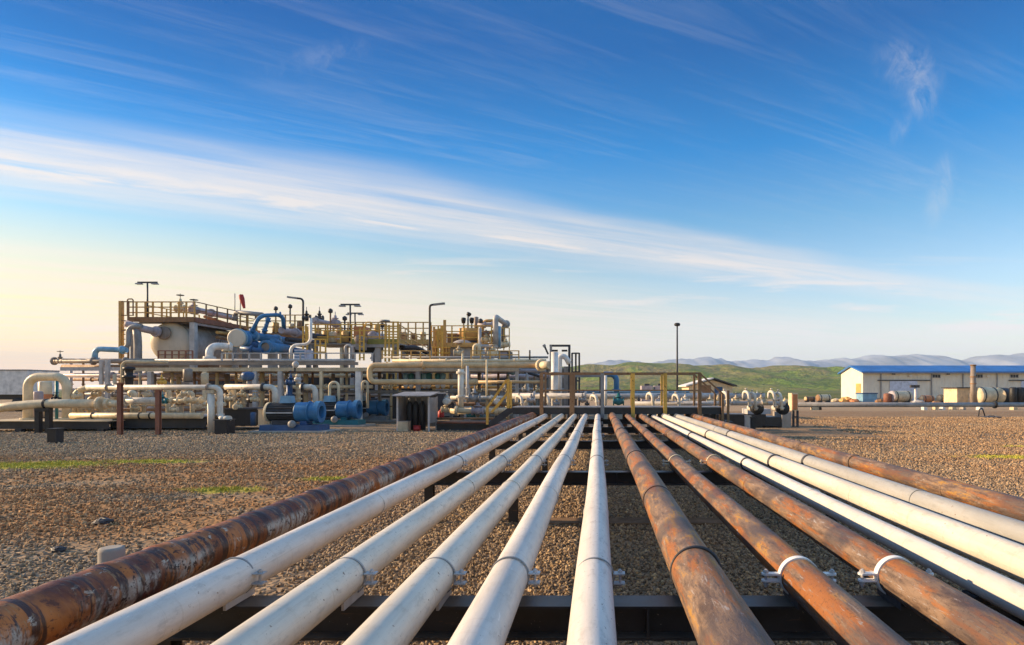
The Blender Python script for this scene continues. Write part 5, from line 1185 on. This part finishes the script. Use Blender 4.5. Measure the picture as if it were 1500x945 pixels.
pipe('descending_pipe','grey upright pipe under the tall grey duct',[(713,527,YT-.4),(713,509,YT-.4)],3,'lightgrey',fl=[(0,.3)],n=12)
valve('cream valve cluster at the foot of the tall grey duct',722,518,YT-1,5,'cream',wheel=True,tall=.8)
t_,a,b=block('purple_base','dark purple base block below the right edge of the right upper platform','block',729,746,514,gz(YT+1),YT+1,1.4,'dark'); part(t_,'panel',MB().box(a.x+.15,b.x-.1,YT+.97,YT+.998,b.z-.35,b.z-.08),M['lilac'])
t_=thing('end_railing','short yellow railing at the right end of the right upper platform','railing',W(740,512,YT+1))
rails(t_,[W(729,513,YT+1.2),W(738,513,YT+1.4),W(746,513,YT+1.6)],1.25,M['yellow'],3,.05)
t_,c4,r4=horizontal_vessel('low_vessel','grey lying vessel under the right upper platform',676,520,YT+.4,22,6,'lightgrey',None,True,'vessel')
lamp_arm('single arm street lamp at the left end of the right upper platform',629.5,447,gz(35),35,9,-1)

# ---------------------------------------------------------- far right yard
YL=60; a=W(992,gz(YL),YL)
t_=thing('lamp_pole','tall slender lamp post standing alone against the green hills','lamp post',a); part(t_,'mast',MB().cyl(a,W(992,478,YL),.11,12,.07),M['dark'])
part(t_,'lamp_head',MB().lathe(W(992,478,YL),(0,0,1),[(0,.1),(.05,.26),(.2,.30),(.3,.22),(.33,.05)],14),M['black'])
# small gabled house
YH=72
t_=thing('gabled_hut','small cream hut with low gabled roof behind the catwalk','hut',W(1042,gz(YH),YH))
xa=W(1009,0,YH).x; xb=W(1073,0,YH).x; xm=W(1044,0,YH).x; ze=W(0,566,YH).z; zr=W(0,557,YH).z
mb=MB(); mb.add([(xa,YH,-.1),(xb,YH,-.1),(xb,YH,ze),(xm,YH,zr),(xa,YH,ze),(xa,YH+6,-.1),(xb,YH+6,-.1),(xb,YH+6,ze),(xm,YH+6,zr),(xa,YH+6,ze)],[(0,1,2,3,4),(9,8,7,6,5),(0,5,6,1),(1,6,7,2),(4,9,5,0),(2,7,8,3),(3,8,9,4)]); part(t_,'wall',mb,M['cream'])
for (p,q,mt) in (((xa-.4,ze-.03),(xm,zr+.14),'white'),((xm,zr+.14),(xb+.4,ze-.03),'dark')):
    mb=MB(); th=.16; mb.add([(p[0],YH-.6,p[1]),(q[0],YH-.6,q[1]),(q[0],YH+6.4,q[1]),(p[0],YH+6.4,p[1]),(p[0],YH-.6,p[1]+th),(q[0],YH-.6,q[1]+th),(q[0],YH+6.4,q[1]+th),(p[0],YH+6.4,p[1]+th)],[(3,2,1,0),(4,5,6,7),(0,1,5,4),(1,2,6,5),(2,3,7,6),(3,0,4,7)]); part(t_,'roof',mb,M[mt])
part(t_,'door',MB().box(xm-1.3,xm-.2,YH-.05,YH-.003,0,2.0),M['brown']); part(t_,'window',MB().box(xm+.2,xm+1.1,YH-.05,YH-.003,.9,1.8),M['deepblue'])
for qx,lb in ((948,'lilac grey tank truck body far behind the catwalk middle'),(968,'lilac grey box container far behind, right of the tank body')):
    t_,a,b=block('container',lb,'container',qx-8,qx+8,565,gz(78),78,3,'lilac'); part(t_,'roof_hatch',MB().box(a.x+.4,a.x+1,78.5,79.2,b.z+.002,b.z+.25),M['dark'])
# long warehouse
YB=85.0
t_=thing('warehouse','long white warehouse with bright blue roof on the right','building',W(1380,gz(YB),YB))
xa=W(1264,0,YB).x; xb=xa+46; ze=W(0,545.5,YB).z; dp=7.6; zr=ze+.85
wm=paint('warehouse_sheet',(.74,.68,.55),.6,var=.07,dirt=(.35,.30,.24),dirt_amt=.3,scale=.6)
mb=MB(); mb.add([(xa,YB,-.1),(xb,YB,-.1),(xb,YB,ze),(xa,YB,ze),(xa,YB+dp,-.1),(xb,YB+dp,-.1),(xb,YB+dp,ze),(xa,YB+dp,ze),(xa,YB+dp/2,zr),(xb,YB+dp/2,zr)],[(0,1,2,3),(5,4,7,6),(4,0,3,8,7),(1,5,6,9,2),(3,2,9,8),(6,7,8,9)]); part(t_,'wall',mb,wm)
M['roofblue']=paint('blue_roof_sheet',(.03,.15,.42),.5,var=.15,dirt=(.10,.13,.18),dirt_amt=.4,scale=.5)
for s_ in (0,1):
    y_e=YB-.45 if s_==0 else YB+dp+.45; mb=MB(); x0,x1=xa-.35,xb+.35; sl_=(zr-ze)/(dp/2); zee=ze-.45*sl_+.03; ym=YB+dp/2; zm=zr+.03
    mb.add([(x0,y_e,zee),(x1,y_e,zee),(x1,ym,zm),(x0,ym,zm),(x0,y_e,zee+.18),(x1,y_e,zee+.18),(x1,ym,zm+.18),(x0,ym,zm+.18)],[(3,2,1,0),(4,5,6,7),(0,1,5,4),(1,2,6,5),(2,3,7,6),(3,0,4,7)]); part(t_,'roof',mb,M['roofblue'])
rb=MB(); n_=120; vs=[];fs=[]
for i in range(n_+1):
    x=xa+.02+(xb-xa-.04)*i/n_; yo=-.004-(.045 if i%2 else 0); vs+=[(x,YB+yo,.35),(x,YB+yo,ze-.28)]
for i in range(n_): fs.append((2*i,2*i+2,2*i+3,2*i+1))
part(t_,'ribbed_sheeting',rb.add(vs,fs),wm)
part(t_,'gutter',MB().box(xa-.3,xb+.3,YB-.62,YB-.47,ze-.16,ze-.04),M['grey'])
part(t_,'base_course',MB().box(xa-.03,xb+.03,YB-.09,YB-.052,-.05,.36),M['concrete'])
for q_ in (1290,1364,1410,1460): part(t_,'downpipe',MB().box(W(q_,0,YB).x-.06,W(q_,0,YB).x+.06,YB-.16,YB-.052,.1,ze-.17),M['grey'])
for q0,q1 in ((1285,1362),(1477,1540)): part(t_,'door_rail',MB().box(W(q0,0,YB).x,W(q1,0,YB).x,YB-.2,YB-.053,W(0,558,YB).z,W(0,556.6,YB).z),M['dark'])
for q0,q1 in ((1303,1343),(1495,1530)):
    part(t_,'sliding_door',MB().box(W(q0,0,YB).x,W(q1,0,YB).x,YB-.15,YB-.053,.02,W(0,558.3,YB).z),M['bluewhite'])
for qx in (1371,1433,1485):
    x0=W(qx-6.5,0,YB).x;x1=W(qx+6.5,0,YB).x; z0=W(0,553.8,YB).z; z1=W(0,548.3,YB).z
    f=part(t_,'window',MB().box(x0,x1,YB-.12,YB-.052,z0,z1),M['lightgrey'])
    for k in range(3):
        u0=x0+.06+(x1-x0-.12)*k/3; part(f,'pane',MB().box(u0+.03,u0+(x1-x0-.12)/3-.03,YB-.128,YB-.122,z0+.06,z1-.06),M['black'])
for qx in (1308,1388): part(t_,'bracket',MB().box(W(qx-2,0,YB).x,W(qx+2,0,YB).x,YB-.3,YB-.052,W(0,549,YB).z,W(0,546.3,YB).z),M['dark'])
for qx in (1333,1446): part(t_,'wall_lamp',MB().box(W(qx-2,0,YB).x,W(qx+2,0,YB).x,YB-.25,YB-.052,W(0,552,YB).z,W(0,549.5,YB).z),M['white'])
part(t_,'side_door',MB().box(xa-.05,xa-.003,YB+.6,YB+2.2,.02,2.3),M['amber'])
# foreground of the warehouse
def lying_tank(label,x0,x1,y,Y,rpx,mat,endmat=None,group=None,name='lying_tank',skew=.35):
    a=W(x0,y,Y); b=W(x1,y,Y); r=m(rpx,Y); b=b+Vector((0,(b-a).length*skew,0)); a.z=b.z=r+.12; d=(b-a); L=d.length; d=d.normalized()
    t_=thing(name,label,'tank',((a.x+b.x)/2,(a.y+b.y)/2,0),group)
    part(t_,'shell',MB().lathe(a,d,[(0,r),(L,r)],24,True,False),M[mat])
    part(t_,'head',MB().lathe(a-d*.002,-d,[(0,r),(r*.12,r*.9),(r*.22,r*.5),(r*.25,.01)],24,True,False),M[endmat or mat]); part(t_,'head',MB().lathe(b+d*.002,d,[(0,r),(r*.12,r*.9),(r*.22,r*.5),(r*.25,.01)],24,True,False),M[endmat or mat])
    for u in (.15,.85):
        c=a.lerp(b,u); part(t_,'cradle',MB().box(c.x-.25,c.x+.25,c.y-r*.7,c.y+r*.7,-.03,.2),M['dark'])
        part(t_,'strap',MB().band(c,d,r*.99,r*1.04,.12,24),M['dark'])
    return t_
lying_tank('cream lying tank with lilac rear part before the warehouse sliding door',1306,1336,576,70,8.2,'cream','lilac')
upright_tank('round_drum','dark red drum at the left end of the cream lying tank','drum',1300,576,gz(70),70,5.5,'redrust')
lying_tank('cream lying drum on the open yard left of the warehouse',1198,1217,582,74,5,'cream','brown')
lying_tank('brown lying drum just left of the cream drum on the open yard',1180,1194,584,76,3.2,'brown','tan')
t_,a,b=block('blue_skip','blue steel skip at the corner of the warehouse','skip',1264,1285,577,gz(76),76,2,'paleblue'); part(t_,'rim',MB().box(a.x-.08,b.x+.08,75.92,78.08,b.z+.002,b.z+.12),M['deepblue'])
lying_tank('orange rusty lying drum right of the white yard post',1350,1368,582,68,5.2,'orange','dark')
lying_tank('orange brown lying drum left of the cream pump hut',1376,1394,580,69,5.6,'amber','dark')
q=W(1341,0,66); t_=thing('yard_post','white yard post with two dark lamps beside the cream lying tank','lamp post',(q.x,66,0)); part(t_,'mast',MB().cyl((q.x,66,-.05),(q.x,66,W(0,567,66).z),.12,10),M['white']); part(t_,'lamp_head',MB().box(q.x-.55,q.x-.15,65.8,66.1,W(0,568,66).z,W(0,564,66).z),M['dark']); part(t_,'lamp_head',MB().box(q.x-.05,q.x+.35,65.8,66.1,W(0,568,66).z,W(0,564,66).z),M['dark'])
YK=62
t_,a,b=block('pump_hut','small cream hut with flat dark roof beside the rusty chimney','hut',1402,1425,569,gz(YK),YK,2.4,'cream'); part(t_,'roof',MB().box(a.x-.15,b.x+1.2,YK-.2,YK+2.6,b.z+.002,b.z+.12),M['dark']); part(t_,'door',MB().box(a.x+1.1,a.x+1.75,YK-.05,YK-.003,a.z+.05,b.z-.5),M['offwhite'])
a=W(1425.5,gz(60),60); t_=thing('chimney','rusty brown chimney stack in front of the warehouse','chimney',a); part(t_,'stack',MB().cyl((a.x,60,-.05),(a.x,60,W(0,536,60).z),.27,18,.22),M['greybrown']); part(t_,'rain_cap',MB().lathe((a.x,60,W(0,536,60).z+.002),(0,0,1),[(0,.27),(.1,.27),(.12,.15)],16),M['brown'])
for yy in (552,562): part(t_,'stack_band',MB().band((a.x,60,W(0,yy,60).z),(0,0,1),.2,.285,.1,18),M['brown'])
lying_tank('big cream lying tank right of the rusty chimney',1431,1459,576,60,12.6,'cream',None,skew=.25)
lying_tank('cream lying tank with dark shell near the right edge',1462,1480,576,60,12,'dark','cream',skew=.5)
for i,(qx,lb) in enumerate(((1484,'left tall black drum at the right edge before the warehouse'),(1494,'middle tall black drum at the right edge before the warehouse'),(1504,'right tall black drum at the right edge before the warehouse'))): upright_tank('black_drum',lb,'drum',qx,567,gz(59),59,5.2,'black',None,20,group='black drums at the right edge')
# long low pipe on blocks across the right yard
t_=pipe('yard_pipe','long grey black pipe on low blocks across the right yard',[(1146,593,47),(1330,593,47.5),(1560,593,48)],3.5,'grey',n=14,bend=0,fl=[(0,.03),(1,.55)],fmat='black')
for i,(qx,wd,mt,lb) in enumerate(((1195,9,'sand','cream block under the yard pipe, leftmost'),(1203,1.6,'black','black peg beside the leftmost cream block under the yard pipe'),(1356,5,'white','white block under the middle of the yard pipe'),(1372,4,'sand','cream block right of the white one under the yard pipe'),(1383,4,'white','second white block under the yard pipe'),(1398,6,'sand','sandy block under the yard pipe below the cream hut'),(1413,4,'concrete','grey block under the yard pipe near the chimney'),(1438,5,'white','rounded white block under the yard pipe right of the chimney'),(1488,6,'sand','cream block under the yard pipe at the right edge'))):
    t2,a,b=block('support_block',lb,'block',qx-wd/2,qx+wd/2,597,gz(46.8)+.3,46.8,.5,mt,'blocks under the yard pipe'); part(t2,'cap',MB().box(a.x+.02,b.x-.02,46.85,47.25,b.z+.002,b.z+.03),M[mt])
# hoop and plate on the bare ground
q=W(1437.5,611,35.5); t_=thing('ground_hoop','small dark steel hoop standing on bare ground at right','hoop',(q.x,35.5,0)); part(t_,'bow',MB().tube([(q.x-.16,35.5,-.05),(q.x-.12,35.5,.42),(q.x+.05,35.5,.5),(q.x+.2,35.5,.05)],.035,8,.15),M['dark'])
q=W(1452,612,34.5); t_=thing('steel_plate','flat dark steel plate lying on bare ground beside the hoop','plate',(q.x,34.5,0)); part(t_,'plate',MB().box(q.x-.42,q.x+.4,34.2,35.1,0,.06),M['dark']); part(t_,'handle',MB().tube([(q.x-.2,34.4,.06),(q.x-.2,34.4,.12),(q.x+.1,34.4,.12),(q.x+.1,34.4,.06)],.012,6,.03),M['dark'])
# low rubble heap line behind the yard pipe
for i,(qx,qy,Y,sz,mt) in enumerate(((1225,586,78,.5,'sand'),(1240,586,77,.7,'amber'),(1252,587,76,.45,'orange'),(1290,587,72,.5,'brown'),(1345,589,66,.5,'lightgrey'),(1372,589,65,.4,'brown'))):
    q=W(qx,gz(Y),Y); s=MB(); s.sphere((q.x,Y,sz*.25),sz,10,(1.3,1,.6)); s.v=[(x+R.uniform(-.16,.16)*sz,y+R.uniform(-.16,.16)*sz,z+R.uniform(-.1,.1)*sz) for x,y,z in s.v]; s.s=[False]*len(s.s)
    single('rubble_heap',['sandy rubble heap left of the warehouse, leftmost','amber rubble heap at the left corner of the warehouse','orange rubble heap below the lit warehouse gable','brown scrap heap left of the dark red drum','pale rubble heap by the white yard post','brown scrap heap between the two orange drums'][i],'rubble',s,M[mt],(q.x,Y,0),'rubble heaps by the warehouse')
# ---------------------------------------------------------- depth of the plant: runs and risers behind the rack
RUNS=[ # x0,x1,y,Y,r,material,label
 (96,420,556,32.5,2.2,'brown','rusty brown pipe run under the rack behind the front manifold'),
 (180,560,550.5,33,2.6,'tan','tan pipe run just under the rack beam behind the pumps'),
 (230,700,579,33.5,2.4,'greybrown','grey brown pipe run low behind the pumps and the shed'),
 (110,330,592,27,3,'cream','cream pipe run low behind the front left manifold'),
 (110,300,600,26,2.2,'brown','rusty pipe run near the ground behind the front left manifold'),
 (330,640,586,34,3,'dark','dark pipe run near the ground behind the three pumps'),
 (555,745,567,32,2.2,'amber','amber pipe run above and behind the grey shed'),
 (690,835,551,33,3.2,'lilac','lilac grey pipe run under the right end of the rack'),
 (690,835,571,32,2.4,'grey','grey pipe run behind the yellow steps'),
 (840,1010,574,40,2.0,'paleblue','pale blue pipe run far behind the catwalk'),
 (100,300,577,33,2.0,'lightgrey','light grey pipe run behind the upper row of manifold valves'),
 (640,760,592,27,3,'brown','rusty pipe run behind the valve bay'),
]
for x0,x1,y,Y,r,mt,lb in RUNS:
    pipe('pipe_run_line',lb,[(x0,y,Y),(x1,y,Y)],r,mt,fl=[(0,.12),(0,.47),(0,.8)],n=10,group='pipe runs behind the rack')
RIS=[(104,531,31.5,2.0,'lightgrey'),(122,531,31.5,1.5,'brown'),(168,548,29.5,2.6,'cream'),(205,546,30,1.8,'sand'),(226,548,30.5,2.8,'greybrown'),(252,546,29.6,2.0,'cream'),(262,548,31,3.2,'sand'),(285,546,30,1.7,'brown'),(318,546,29.6,2.3,'cream'),(333,548,31,3.6,'greybrown'),(346,546,30,1.8,'tan'),(358,548,30.5,2.2,'lightgrey'),(384,546,30,3.4,'cream'),(397,548,31.4,2.0,'brown'),(420,546,31,2.4,'lightgrey'),(448,548,30.4,3.2,'sand'),(458,546,31,1.6,'brown'),(488,548,30.6,2.6,'greybrown'),(508,546,30,1.8,'cream'),(541,572,31,2.0,'brown'),(556,546,31,2.6,'greybrown'),(573,548,31,1.7,'cream'),(586,546,30,2.2,'brown'),(661,548,30.4,2.2,'lightgrey'),(702,546,30.6,2.6,'greybrown'),(730,546,30,1.8,'brown'),(744,548,31,2.4,'sand'),(772,546,30,2.2,'lightgrey'),(783,546,30.5,1.6,'brown')]
for i,(qx,yt,Y,r,mt) in enumerate(RIS):
    side='left of the pumps' if qx<395 else ('behind the pumps' if qx<575 else 'right of the shed' if qx>640 else 'above the shed')
    k=sum(1 for v in RIS[:i] if (('left of the pumps' if v[0]<395 else ('behind the pumps' if v[0]<575 else 'right of the shed' if v[0]>640 else 'above the shed'))==side))
    nm={'sand':'sandy','greybrown':'grey brown','lightgrey':'light grey'}.get(mt,mt)
    o=['first','second','third','fourth','fifth','sixth','seventh','eighth','ninth','tenth','eleventh','twelfth','thirteenth'][k]
    pipe('rack_riser','%s riser under the rack %s, %s from the left'%(nm,side,o),[(qx,gz(Y)-1,Y),(qx,yt,Y)],r,mt,fl=[(0,.3),(0,.62)],n=10,group='risers under the rack',fmat=('cream','brown','sand','greybrown')[i%4])
# small valves hung in the runs
HV=[(150,556,32,3.0,'greybrown'),(214,550,32.6,3.2,'sand'),(274,556,32,3.0,'cream'),(322,550,32.6,3.0,'dark'),(352,556,32,3.2,'cream'),(404,550,32.6,3.0,'sand'),(446,556,32.6,3.0,'greybrown'),(478,579,33,3.0,'cream'),(520,550,32.6,3.2,'dark'),(566,567,31.6,3.0,'cream'),(700,571,31.6,3.0,'cream'),(740,571,31.6,3.0,'lightgrey'),(770,571,31.6,3.4,'offwhite'),(786,571,31.4,3.0,'cream')]
for i,(qx,qy,Y,r,mt) in enumerate(HV):
    nm={'sand':'sandy','greybrown':'grey brown','lightgrey':'light grey','offwhite':'off white'}.get(mt,mt)
    valve('%s small valve in the pipe runs under the rack, %s from the left'%(nm,['first','second','third','fourth','fifth','sixth','seventh','eighth','ninth','tenth','eleventh','twelfth','thirteenth','fourteenth'][i]),qx,qy,Y,r,mt,wheel=i%3!=2,wmat='dark' if i%2 else 'brown',group='small valves under the rack')
# platform beside the exchangers
YE=40.0
t_=thing('exchanger_platform','amber railed platform behind the blue goose neck pipe','platform',W(410,gz(YE),YE))
xa=W(352,0,YE).x; xb=W(455,0,YE).x; zd=W(0,488,YE).z
part(t_,'deck',MB().box(xa,xb,YE,YE+3,zd-.12,zd),M['brown'])
for q in (356,400,450): x=W(q,0,YE).x; part(t_,'column',MB().box(x-.12,x+.12,YE+.1,YE+.34,-.05,zd-.122),M['grey'])
rails(t_,[Vector((W(q,0,YE).x,YE,zd)) for q in (352,363,376,390,404,418,432,444,455)],1.15,M['amber'],3,.07)
for qx,qy,mt,lb in ((345,482,'red','red drum at the left end of the amber railed exchanger platform'),(362,480,'orange','orange drum behind the left leg of the goose neck pipe'),(404,472,'amber','amber drum under the arch of the goose neck pipe'),(428,474,'cream','cream drum right of the goose neck pipe'),(440,470,'brown','brown drum at the right end of the exchanger platform')):
    upright_tank('drum',lb,'drum',qx,qy,488.2,YE+1,4.6,mt,'brown')
pipe('sloping_pipe','orange brown pipe sloping back along the right side of the upper left platform',[(300,464,37),(345,478,42),(380,486,46)],2.2,'orange',fl=[(0,.3),(0,.8)],n=10)
pipe('sloping_pipe','amber pipe below the orange brown sloping pipe of the upper left platform',[(318,487,38),(345,490,41),(372,494,44)],2.4,'amber',n=10)
pipe('sloping_pipe','brown pipe under the amber sloping pipe beside the cream exchanger end',[(318,494,38),(340,497,40)],2.6,'brown',n=10)
# hand rails and hoops above the middle and right platforms
t_=thing('gate_hoop','small yellow safety hoop on the railing of the middle platform','hoop',W(541,480,35)); part(t_,'bow',MB().tube([W(535.5,480,34.9),W(535.5,472,34.9),W(545,472,34.9),W(545,480,34.9)],.035,8,.12),M['yellow']); part(t_,'chain_bar',MB().bar(W(536,477,34.9),W(544.5,477,34.9),.04),M['brown'])
for i,(qx,y0,y1,Y,mt,lb) in enumerate(((404,455,488,41,'dark','thin dark vent pole behind the goose neck arch'),(425,452,488,41,'dark','dark vent pole just left of the single arm street lamp'),(484,459,502,36.4,'brown','thin brown vent pole above the lilac valve of the middle platform'),(505,470,503,36.4,'dark','short dark vent pole left of the tall floodlight mast'),(560,480,503,36,'greybrown','grey brown vent pole right of the lilac lying drum'),(704,474,503,35,'lightgrey','slim grey vent pole right of the grey valve pot'))):
    a=W(qx,y1,Y); b=W(qx,y0,Y); t_=thing('vent_pole',lb,'vent',a,'vent poles above the plant'); part(t_,'stem',MB().cyl(a,b,.05,8),M[mt]); part(t_,'cowl',MB().lathe(b+Vector((0,0,.002)),(0,0,1),[(0,.05),(.05,.13),(.2,.13),(.28,.03)],10),M['dark'])

# low clutter between the swan necks
CL=[(1052,584,23.2,2.6,'cream'),(1070,590,22.4,2.4,'lightgrey'),(1085,583,23.4,2.4,'sand'),(1109,580,23.6,2.6,'offwhite'),(1121,590,22.4,2.4,'cream'),(1137,585,23.2,2.8,'lightgrey'),(1150,588,23.0,2.4,'cream'),(958,584,23.8,2.4,'cream'),(978,590,22.6,2.4,'greybrown'),(1015,583,23.6,2.6,'lightgrey'),(915,583,23.8,2.4,'greybrown'),(860,592,22.6,2.4,'dark'),(770,592,22.6,2.6,'sand')]
CL.sort()
for i,(qx,qy,Y,r,mt) in enumerate(CL):
    nm={'sand':'sandy','greybrown':'grey brown','lightgrey':'light grey','offwhite':'off white'}.get(mt,mt)
    valve('tiny %s valve low behind the catwalk, %s from the left'%(nm,['first','second','third','fourth','fifth','sixth','seventh','eighth','ninth','tenth','eleventh','twelfth','thirteenth'][i]),qx,qy,Y,r,mt,wheel=i%2==0,wmat='dark',axis='x' if i%3 else 'y',group='tiny valves behind the catwalk')

# rear platform behind the middle one: amber rails and pots
YR2=43.0
t_=thing('rear_platform','long rear platform with amber rails seen through the gaps behind the middle platform','platform',W(545,gz(YR2),YR2))
xa=W(455,0,YR2).x; xb=W(632,0,YR2).x; zd=W(0,499,YR2).z
part(t_,'deck',MB().box(xa,xb,YR2,YR2+3,zd-.15,zd),M['brown']); part(t_,'fascia',MB().box(xa,xb,YR2-.06,YR2-.002,zd-.25,zd+.08),M['amber'])
for q in (460,505,548,590,628): x=W(q,0,YR2).x; part(t_,'column',MB().box(x-.13,x+.13,YR2+.1,YR2+.36,-.05,zd-.152),M['greybrown'])
rails(t_,[Vector((W(q,0,YR2).x,YR2,zd)) for q in range(455,634,11)],1.25,M['amber'],3,.08)
for i,(qx,y0,r,mt,lb) in enumerate(((466,481,4.5,'amber','amber pot on the rear platform right of the slim zigzag pipe'),(497,478,5,'cream','cream pot on the rear platform behind the cream column'),(538,480,4.5,'tan','tan pot on the rear platform behind the yellow hoop'),(552,476,4,'amber','amber pot on the rear platform left of the tall ladder cage'),(592,486,4.5,'tan','tan pot on the rear platform just right of the tall ladder cage'),(606,488,4.5,'brown','brown pot on the rear platform behind the descending railing'),(620,486,4,'cream','cream pot on the rear platform left of the right street lamp'))):
    upright_tank('pot',lb,'pot',qx,y0,498.9,YR2+1,r,mt,'brown',n=14)
# short yellow rails standing on the rack
for i,(x0,x1,lb) in enumerate(((232,282,'rusty low rail on the rack in front of the big vessel'),(560,630,'amber low rail on the rack above the grey shed'),(690,760,'amber low rail on the rack above the yellow steps'))):
    t_=thing('rack_rail',lb,'railing',W((x0+x1)/2,527,YR+1.5)); n_=5
    rails(t_,[W(x0+(x1-x0)*k/n_,526,YR+1.5) for k in range(n_+1)],m(13,YR),M['redrust' if i==0 else 'amber'],2,.055)
for i,(qx,y0,lb) in enumerate(((447,478,'yellow caged ladder behind the slim zigzag pipe'),(530,480,'yellow caged ladder behind the orange cabinet'),(645,478,'yellow caged ladder at the left end of the right upper platform'))):
    t_=thing('ladder_cage',lb,'ladder cage',W(qx,527,33.6))
    for dx_ in (-3,3): part(t_,'upright',MB().bar(W(qx+dx_,528,33.6),W(qx+dx_,y0,33.6),.07),M['yellow'])
    for yy in range(y0+4,526,8): part(t_,'rung',MB().bar(W(qx-3,yy,33.6),W(qx+3,yy,33.6),.05),M['yellow'])

# fuller right upper platform
t_,a,b=block('amber_locker','tall amber locker on the left half of the right upper platform','locker',637,649,482,503,34.9,.9,'amber'); part(t_,'door',MB().box(a.x+.06,b.x-.06,34.87,34.898,a.z+.1,b.z-.1),M['yellow'])
t_,a,b=block('amber_locker','low brown locker between the amber stanchion and the squat tan tank','locker',655,669,490,503,35,.9,'brown'); part(t_,'lid',MB().box(a.x-.04,b.x+.04,34.95,35.95,b.z+.002,b.z+.06),M['amber'])
pipe('tall_duct','amber pipe looping over the railing at the right end of the right upper platform',[(707,503,35.6),(707,470,35.6),(722,470,35.6)],2.4,'amber',bend=.3,fl=[(0,.5)],n=12)
t_=thing('cross_brace','brown cross braces beside the tall grey duct of the right upper platform','brace',W(712,503,34.6))
for (p,q) in (((703,501),(722,484)),((703,484),(722,501))): part(t_,'diagonal',MB().bar(W(*p,34.6),W(*q,34.6),.1),M['brown'])
t_=thing('skirt_panel','amber skirt lattice below the right upper platform','lattice',W(645,525,33.9))
for k in range(7): part(t_,'upright',MB().bar(W(634+4*k,526,33.9),W(634+4*k,507,33.9),.08),M['amber'])
for yy in (509,517): part(t_,'rail',MB().bar(W(633,yy,33.85),W(660,yy,33.85),.08),M['yellow'])
for i,(qx,qy,r,mt,lb) in enumerate(((672,517,4.6,'sand','sandy valve under the right upper platform left of the grey lying vessel'),(712,498,4.2,'tan','tan valve in front of the brown cross braces'),(741,505,4,'cream','cream valve at the right edge of the right upper platform'))): valve(lb,qx,qy,33.4,r,mt,wheel=True,wmat='brown')
